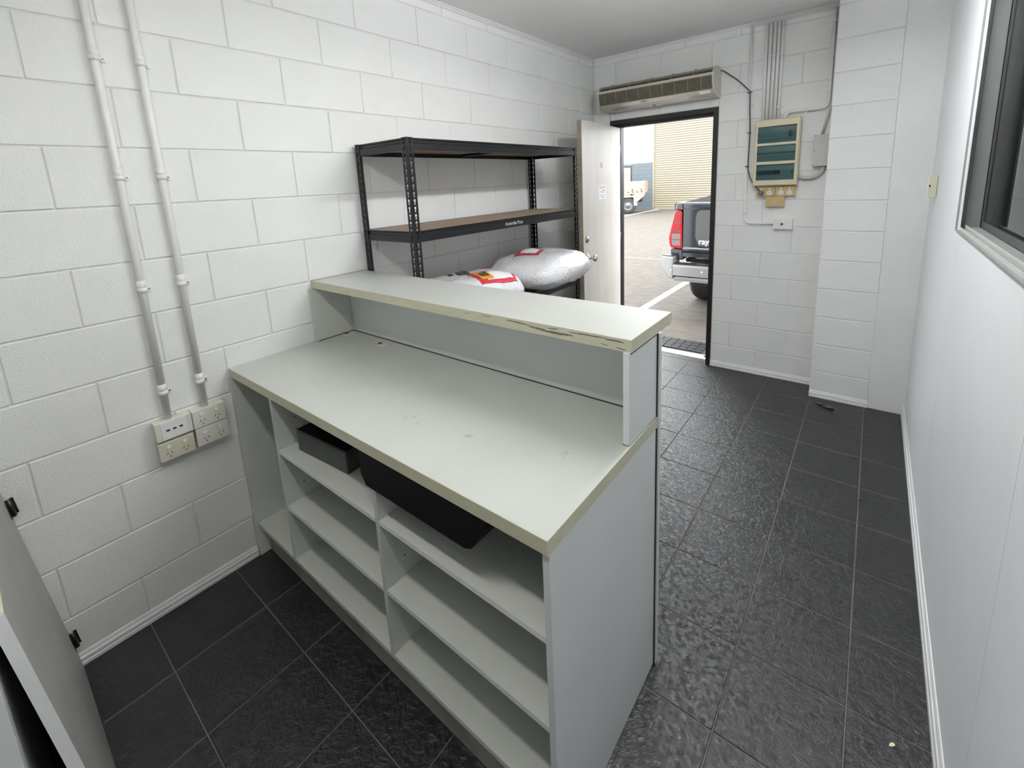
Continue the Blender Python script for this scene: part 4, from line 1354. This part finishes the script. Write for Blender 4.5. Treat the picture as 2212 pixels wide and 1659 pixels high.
for s in (-1, 1):
    xo, xi = XC + s * hw, XC + s * (hw - 0.11)
    a, b = min(xo, xi), max(xo, xi)
    arch = [(5.05, 0.66), (5.53, 0.66), (5.60, 0.86), (5.75, 0.97), (5.98, 1.0), (6.2, 0.97), (6.35, 0.86), (6.42, 0.60), (6.62, 0.58), (6.62, 1.30), (5.05, 1.295)]
    MB().prism(arch, 'x', a, b).build('tub_side', 'carpaint', ut)
    sil('tub_corner', 'carpaint', [(0.728, 1.222), (0.812, 1.232), (0.806, 1.285), (0.790, 1.306), (0.728, 1.306)], s, CY + 0.022, CY + 0.20, ut, 0.012)
    sil('tub_corner', 'carpaint', [(0.728, 0.66), (0.860, 0.66), (0.866, 0.79), (0.728, 0.779)], s, CY + 0.022, CY + 0.20, ut, 0.012)
    sil('tub_quarter', 'carpaint', [(0.728, 0.785), (0.862, 0.80), (0.868, 0.92), (0.850, 1.06), (0.812, 1.228), (0.728, 1.218)], s, CY + 0.13, CY + 0.20, ut)
    lamp = sil('tail_light', 'lens', [(0.733, 0.782), (0.862, 0.800), (0.878, 0.840), (0.886, 0.910), (0.866, 1.02), (0.826, 1.20), (0.811, 1.226), (0.742, 1.217)], s, CY + 0.008, CY + 0.128, ut, 0.018, 'red tail light cluster')

    def lens(z0, z1, o0, o1, o2, o3, mt, nm):
        sil(nm, mt, [(o0, z0), (o1, z0), (o2, z1), (o3, z1)], s, CY + 0.0055, CY + 0.010, lamp)
    lens(1.075, 1.195, 0.752, 0.838, 0.810, 0.755, 'lensd', 'lamp_segment')
    lens(0.985, 1.000, 0.750, 0.856, 0.853, 0.750, 'lensd', 'lamp_segment')
    lens(1.010, 1.020, 0.750, 0.850, 0.848, 0.750, 'lensd', 'lamp_segment')
    lens(0.898, 0.962, 0.752, 0.850, 0.850, 0.752, 'lensc', 'reverse_lamp')
    lens(0.828, 0.890, 0.752, 0.842, 0.848, 0.752, 'lensc', 'indicator_lamp')
    sil('lamp_segment', 'lens', [(0.765, 1.095), (0.822, 1.095), (0.802, 1.180), (0.768, 1.180)], s, CY + 0.004, CY + 0.007, lamp)
    MB().box((min(XC + s * 0.7255, XC + s * 0.7278), CY + 0.020, 0.70), (max(XC + s * 0.7255, XC + s * 0.7278), CY + 0.06, 1.29)).build('shut_line', 'dark', ut)
MB().box((XC - 0.73, 5.06, 0.62), (XC + 0.73, 6.62, 0.66)).build('tub_floor', 'cartrim', ut)
MB().box((XC - 0.73, 6.56, 0.66), (XC + 0.73, 6.62, 1.30)).build('tub_front', 'carpaint', ut)
# tailgate: outline section in (y, z) with a rolled top edge, plus a recessed centre panel
tgp = [(CY + 0.075, 1.262), (CY + 0.062, 1.292), (CY + 0.045, 1.311), (CY + 0.028, 1.308), (CY + 0.016, 1.290), (CY + 0.014, 1.255), (CY + 0.020, 1.235), (CY + 0.020, 0.810), (CY + 0.004, 0.795), (CY + 0.002, 0.775), (CY + 0.018, 0.745), (CY + 0.022, 0.700), (CY + 0.075, 0.700)]
tgx = 0.7245
tail = MB().prism(tgp, 'x', XC - tgx, XC + tgx).build('tailgate', 'carpaint', ut)
rx = 0.60
pl = [(XC - rx + 0.02, 0.828), (XC - rx - 0.02, 0.94), (XC - rx - 0.018, 1.16), (XC - rx, 1.215), (XC - rx + 0.04, 1.234), (XC + rx - 0.04, 1.234), (XC + rx, 1.215), (XC + rx + 0.018, 1.16), (XC + rx + 0.02, 0.94), (XC + rx - 0.02, 0.828)]
MB().prism(pl, 'y', CY + 0.0175, CY + 0.021).build('tailgate_recess', 'cartrim', tail)
pl2 = [(XC + (p[0] - XC) * 0.955, 0.832 if p[1] < 0.85 else p[1] - 0.008) for p in pl]
MB().prism(pl2, 'y', CY + 0.0145, CY + 0.0178).build('tailgate_panel', 'recess', tail)
text('tailgate_lettering', 'rayw', 0.088, 'paper', tail, Matrix.Translation((0.590, CY + 0.0143, 0.852)) @ Matrix.Rotation(math.pi / 2, 4, 'X'), 0.0016, 0.0004)
MB().box((XC - 0.12, CY + 0.008, 1.05), (XC + 0.12, CY + 0.0178, 1.13), 0.004).build('tailgate_handle', 'cartrim', tail)
MB().prism([(CY + 0.08, 1.300), (CY + 0.12, 1.312), (6.5, 1.345), (6.58, 1.335), (6.58, 1.301)], 'x', XC - 0.74, XC + 0.74).build('tub_cover', 'cover', ut)
# rear bumper
for s in (-1, 1):
    sil('bumper_corner', 'bumper', [(0.795, 0.712), (0.905, 0.712), (0.926, 0.695), (0.918, 0.590), (0.872, 0.500), (0.842, 0.468), (0.795, 0.452)], s, CY - 0.10, CY + 0.14, ut, 0.02)
    MB().box((min(XC + s * 0.80, XC + s * 0.915), CY - 0.085, 0.7125), (max(XC + s * 0.80, XC + s * 0.915), CY + 0.019, 0.722), 0.004).build('bumper_pad', 'cartrim', ut)
MB().prism([(CY - 0.10, 0.625), (CY - 0.105, 0.60), (CY - 0.095, 0.500), (CY - 0.06, 0.490), (CY + 0.06, 0.490), (CY + 0.06, 0.625)], 'x', XC - 0.7945, XC + 0.7945).build('bumper_beam', 'bumper', ut)
MB().box((XC - 0.79, CY - 0.095, 0.625), (XC + 0.79, CY + 0.012, 0.636), 0.002).build('bumper_step', 'cartrim', ut)
MB().prism([(CY - 0.075, 0.489), (CY - 0.125, 0.478), (CY - 0.120, 0.445), (CY - 0.02, 0.425), (CY + 0.05, 0.489)], 'x', XC - 0.77, XC + 0.77).build('bumper_lip', 'bumper', ut)
for x in (0.33, 0.667, 1.62, 1.96):
    MB().cyl((x, CY - 0.1005, 0.56), (0, -1, 0), 0.012, 0.004, 16).build('parking_sensor', 'greypvc', ut)
# cab, bonnet
cab = [(6.64, 0.50), (10.15, 0.50), (10.22, 0.75), (10.15, 1.02), (8.75, 1.16), (8.05, 1.72), (7.7, 1.80), (6.95, 1.79), (6.72, 1.32), (6.64, 1.28)]
MB().prism(cab, 'x', XC - 0.80, XC + 0.80).build('cab', 'carpaint', ut)
for s in (-1, 1):
    x0 = XC + s * 0.801
    MB().prism([(6.85, 1.34), (7.05, 1.70), (7.75, 1.71), (8.45, 1.24), (8.3, 1.22), (6.85, 1.24)], 'x', min(x0, x0 + s * 0.004), max(x0, x0 + s * 0.004)).build('side_window', 'wind', ut)
MB().box((XC - 0.62, 6.70, 1.40), (XC + 0.62, 6.80, 1.70)).build('rear_window', 'wind', ut)
MB().box((XC - 0.55, 5.05, 0.36), (XC + 0.55, 9.9, 0.50)).build('chassis', 'cartrim', ut)
for (y, s) in [(5.98, -1), (5.98, 1), (9.1, -1), (9.1, 1)]:
    wheel(ut, (XC + s * 0.735, y, ZG + 0.385), 0.383, 0.255, s)

# tan tray ute far across the yard, facing left
UY = 20.0
tu = thing('tray_truck', 'distant tan drop side tray truck parked beside the blue grey block wall', 'truck', (-6.25, UY, ZG))
MB().box((-8.9, UY - 0.02, 0.93), (-6.22, UY + 0.02, 1.40), 0.006).build('tray_side', 'tray', tu)
MB().box((-8.9, UY + 1.75, 0.93), (-6.22, UY + 1.79, 1.40), 0.006).build('tray_side', 'tray', tu)
MB().box((-6.24, UY + 0.021, 0.93), (-6.20, UY + 1.749, 1.44), 0.006).build('tailboard', 'tray', tu)
MB().box((-8.92, UY + 0.021, 0.90), (-8.88, UY + 1.749, 1.75), 0.006).build('headboard', 'tray', tu)
MB().box((-8.87, UY + 0.021, 0.90), (-6.245, UY + 1.749, 0.94)).build('tray_floor', 'tray', tu)
MB().box((-8.9, UY - 0.035, 1.40), (-6.2, UY + 0.03, 1.45), 0.006).build('top_rail', 'utew', tu)
MB().box((-8.9, UY - 0.03, 0.88), (-6.2, UY + 0.04, 0.93), 0.006).build('coaming_rail', 'tray', tu)
for i in range(4):
    MB().box((-6.98 + i * 0.2, UY - 0.036, 0.955), (-6.90 + i * 0.2, UY - 0.021, 0.985)).build('tie_rail_slot', 'cartrim', tu)
for x in (-6.78, -6.38):
    MB().box((x, UY - 0.032, 1.0), (x + 0.03, UY - 0.02, 1.12)).build('latch', 'cartrim', tu)
MB().prism([(-6.70, 0.88), (-6.20, 0.88), (-6.24, 0.78), (-6.56, 0.50), (-6.60, 0.33), (-6.68, 0.33), (-6.70, 0.45)], 'y', UY - 0.02, UY + 0.02).build('side_skirt', 'tray', tu)
MB().prism([(-7.36, 0.30), (-7.30, 0.30), (-7.18, 0.74), (-6.72, 0.74), (-6.62, 0.36), (-6.56, 0.36), (-6.66, 0.80), (-7.24, 0.80)], 'y', UY - 0.04, UY + 0.22).build('mudguard', 'utew', tu)
MB().box((-11.2, UY + 0.5, 0.48), (-6.4, UY + 1.3, 0.68)).build('chassis', 'cartrim', tu)
MB().prism([(-8.98, 0.5), (-8.98, 1.35), (-9.05, 1.80), (-9.9, 1.85), (-10.6, 1.25), (-11.6, 1.1), (-11.7, 0.5)], 'y', UY + 0.05, UY + 1.75).build('cab', 'utew', tu)
MB().prism([(-9.1, 1.25), (-9.15, 1.70), (-9.85, 1.74), (-10.4, 1.25)], 'y', UY + 0.045, UY + 0.05).build('side_window', 'wind', tu)


def wheel_y(root, c, r, w):
    c = Vector(c)
    ax = Vector((0, -1, 0))
    t = MB().lathe(c - ax * w / 2, ax, [(r * 0.6, 0), (r * 0.8, -0.004), (r * 0.95, 0.01), (r, w * 0.2), (r, w * 0.8), (r * 0.95, w - 0.01), (r * 0.8, w + 0.004), (r * 0.6, w)], 32).build('tyre', 'tyre', root)
    MB().lathe(c + ax * (w / 2 - 0.03), ax, [(r * 0.61, -0.05), (r * 0.61, 0.02), (r * 0.54, 0.0), (r * 0.26, 0.012), (r * 0.2, 0.03), (0, 0.03)], 24).build('rim', 'alloy', t)


for x in (-6.965, -10.9):
    wheel_y(tu, (x, UY + 0.12, ZG + 0.375), 0.373, 0.22)

tu.rotation_euler = (0, 0, 0.31)
# warehouse opposite
BY = 22.8
wh = thing('warehouse', 'warehouse across the yard with cream roller door and blue grey block base', 'building', (-6, BY, ZG))
DZ2 = 2.353
MB().box((-20, BY + 0.02, DZ2), (-6.93, BY + 0.4, 8)).box((-1.7, BY + 0.02, ZG), (18, BY + 0.4, 8)).box((-6.93, BY + 0.02, 5.0), (-1.7, BY + 0.4, 8)).build('upper_wall', 'whitewall', wh)
lw = MB().box((-20, BY + 0.01, ZG), (-9.0, BY + 0.3, DZ2)).box((-8.06, BY + 0.01, ZG), (-6.93, BY + 0.3, DZ2)).box((-9.0, BY + 0.01, 2.25), (-8.06, BY + 0.3, DZ2)).build('block_base', 'bluejoint', wh)
bw = {}
for k in range(12):
    z0, z1 = ZG + 0.2 * k, min(ZG + 0.2 * (k + 1), DZ2)
    if z1 - z0 < 0.05:
        continue
    for i in range(-8, 1):
        a = -6.93 + 0.4 * i - (0.2 if k % 2 else 0)
        b = a + 0.4
        a, b = max(a, -10.0), min(b, -6.93)
        for (aa, bb) in ([(a, b)] if z0 >= 2.25 else [(max(a, -10), min(b, -9.0)), (max(a, -8.06), b)]):
            if bb - aa < 0.05:
                continue
            key = (round(bb - aa, 3), round(z1 - z0, 3))
            if key not in bw:
                w_, h_ = key[0] - 0.014, key[1] - 0.014
                bw[key] = MB().box((-w_ / 2, -0.008, -h_ / 2), (w_ / 2, 0.0, h_ / 2), 0.003).build('block', 'bluegrey', mesh_only=True)
            put('block', bw[key], lw, loc=((aa + bb) / 2 + 6 - 0, BY + 0.0098 - BY, (z0 + z1) / 2 - ZG))
for c in lw.children:
    c.matrix_basis = wmat(lw).inverted() @ Matrix.Translation((-6, BY, ZG)) @ c.matrix_basis
# ribbed roller curtain
prof = []
nr = 46
pz = 5.05 / nr
for i in range(nr):
    z = ZG + 0.1 + i * pz
    prof += [(BY + 0.045, z), (BY + 0.025, z + pz * 0.18), (BY + 0.018, z + pz * 0.42), (BY + 0.025, z + pz * 0.66), (BY + 0.045, z + pz * 0.82)]
poly = prof + [(BY + 0.07, ZG + 5.15), (BY + 0.07, ZG + 0.1)]
rd = MB().prism(poly, 'x', -6.86, -1.75).build('roller_door', 'roller', wh)
MB().box((-6.86, BY + 0.02, ZG), (-1.75, BY + 0.07, ZG + 0.1)).build('bottom_rail', 'roller', rd)
MB().box((-6.93, BY - 0.01, ZG), (-6.86, BY + 0.1, 5.1), 0.004).build('guide_rail', 'roller', wh)
MB().box((-1.75, BY - 0.01, ZG), (-1.68, BY + 0.1, 5.1), 0.004).build('guide_rail', 'roller', wh)
# security door
sd = MB().box((-9.0, BY + 0.05, ZG), (-8.06, BY + 0.08, 2.25)).build('security_door', 'beige', wh)
for lo, hi in [((-9.0, BY, ZG), (-8.92, BY + 0.05, 2.25)), ((-8.14, BY, ZG), (-8.06, BY + 0.05, 2.25)), ((-8.92, BY, 2.17), (-8.14, BY + 0.05, 2.25))]:
    MB().box(lo, hi).build('door_frame', 'cartrim', sd)
mb = MB()
for i in range(-16, 12):
    for s in (1, -1):
        pts_ = []
        x0 = -8.92 + i * 0.11
        # clip a 45 degree bar to the door rectangle
        za, zb = 0.6, 2.17
        xa, xb = (x0, x0 + (zb - za)) if s > 0 else (x0 + (zb - za), x0)
        lo_t, hi_t = 0.0, 1.0
        dx = xb - xa
        for bound, sg in ((-8.92, 1), (-8.14, -1)):
            ta = (bound - xa) / dx
            if (dx > 0) == (sg > 0):
                lo_t = max(lo_t, ta)
            else:
                hi_t = min(hi_t, ta)
        if hi_t - lo_t < 0.02:
            continue
        p0_ = Vector((xa + dx * lo_t, BY + 0.03, za + (zb - za) * lo_t))
        p1_ = Vector((xa + dx * hi_t, BY + 0.03, za + (zb - za) * hi_t))
        mb.tube([p0_, p1_], 0.012, 4)
mb.build('security_grille', 'utew', sd)
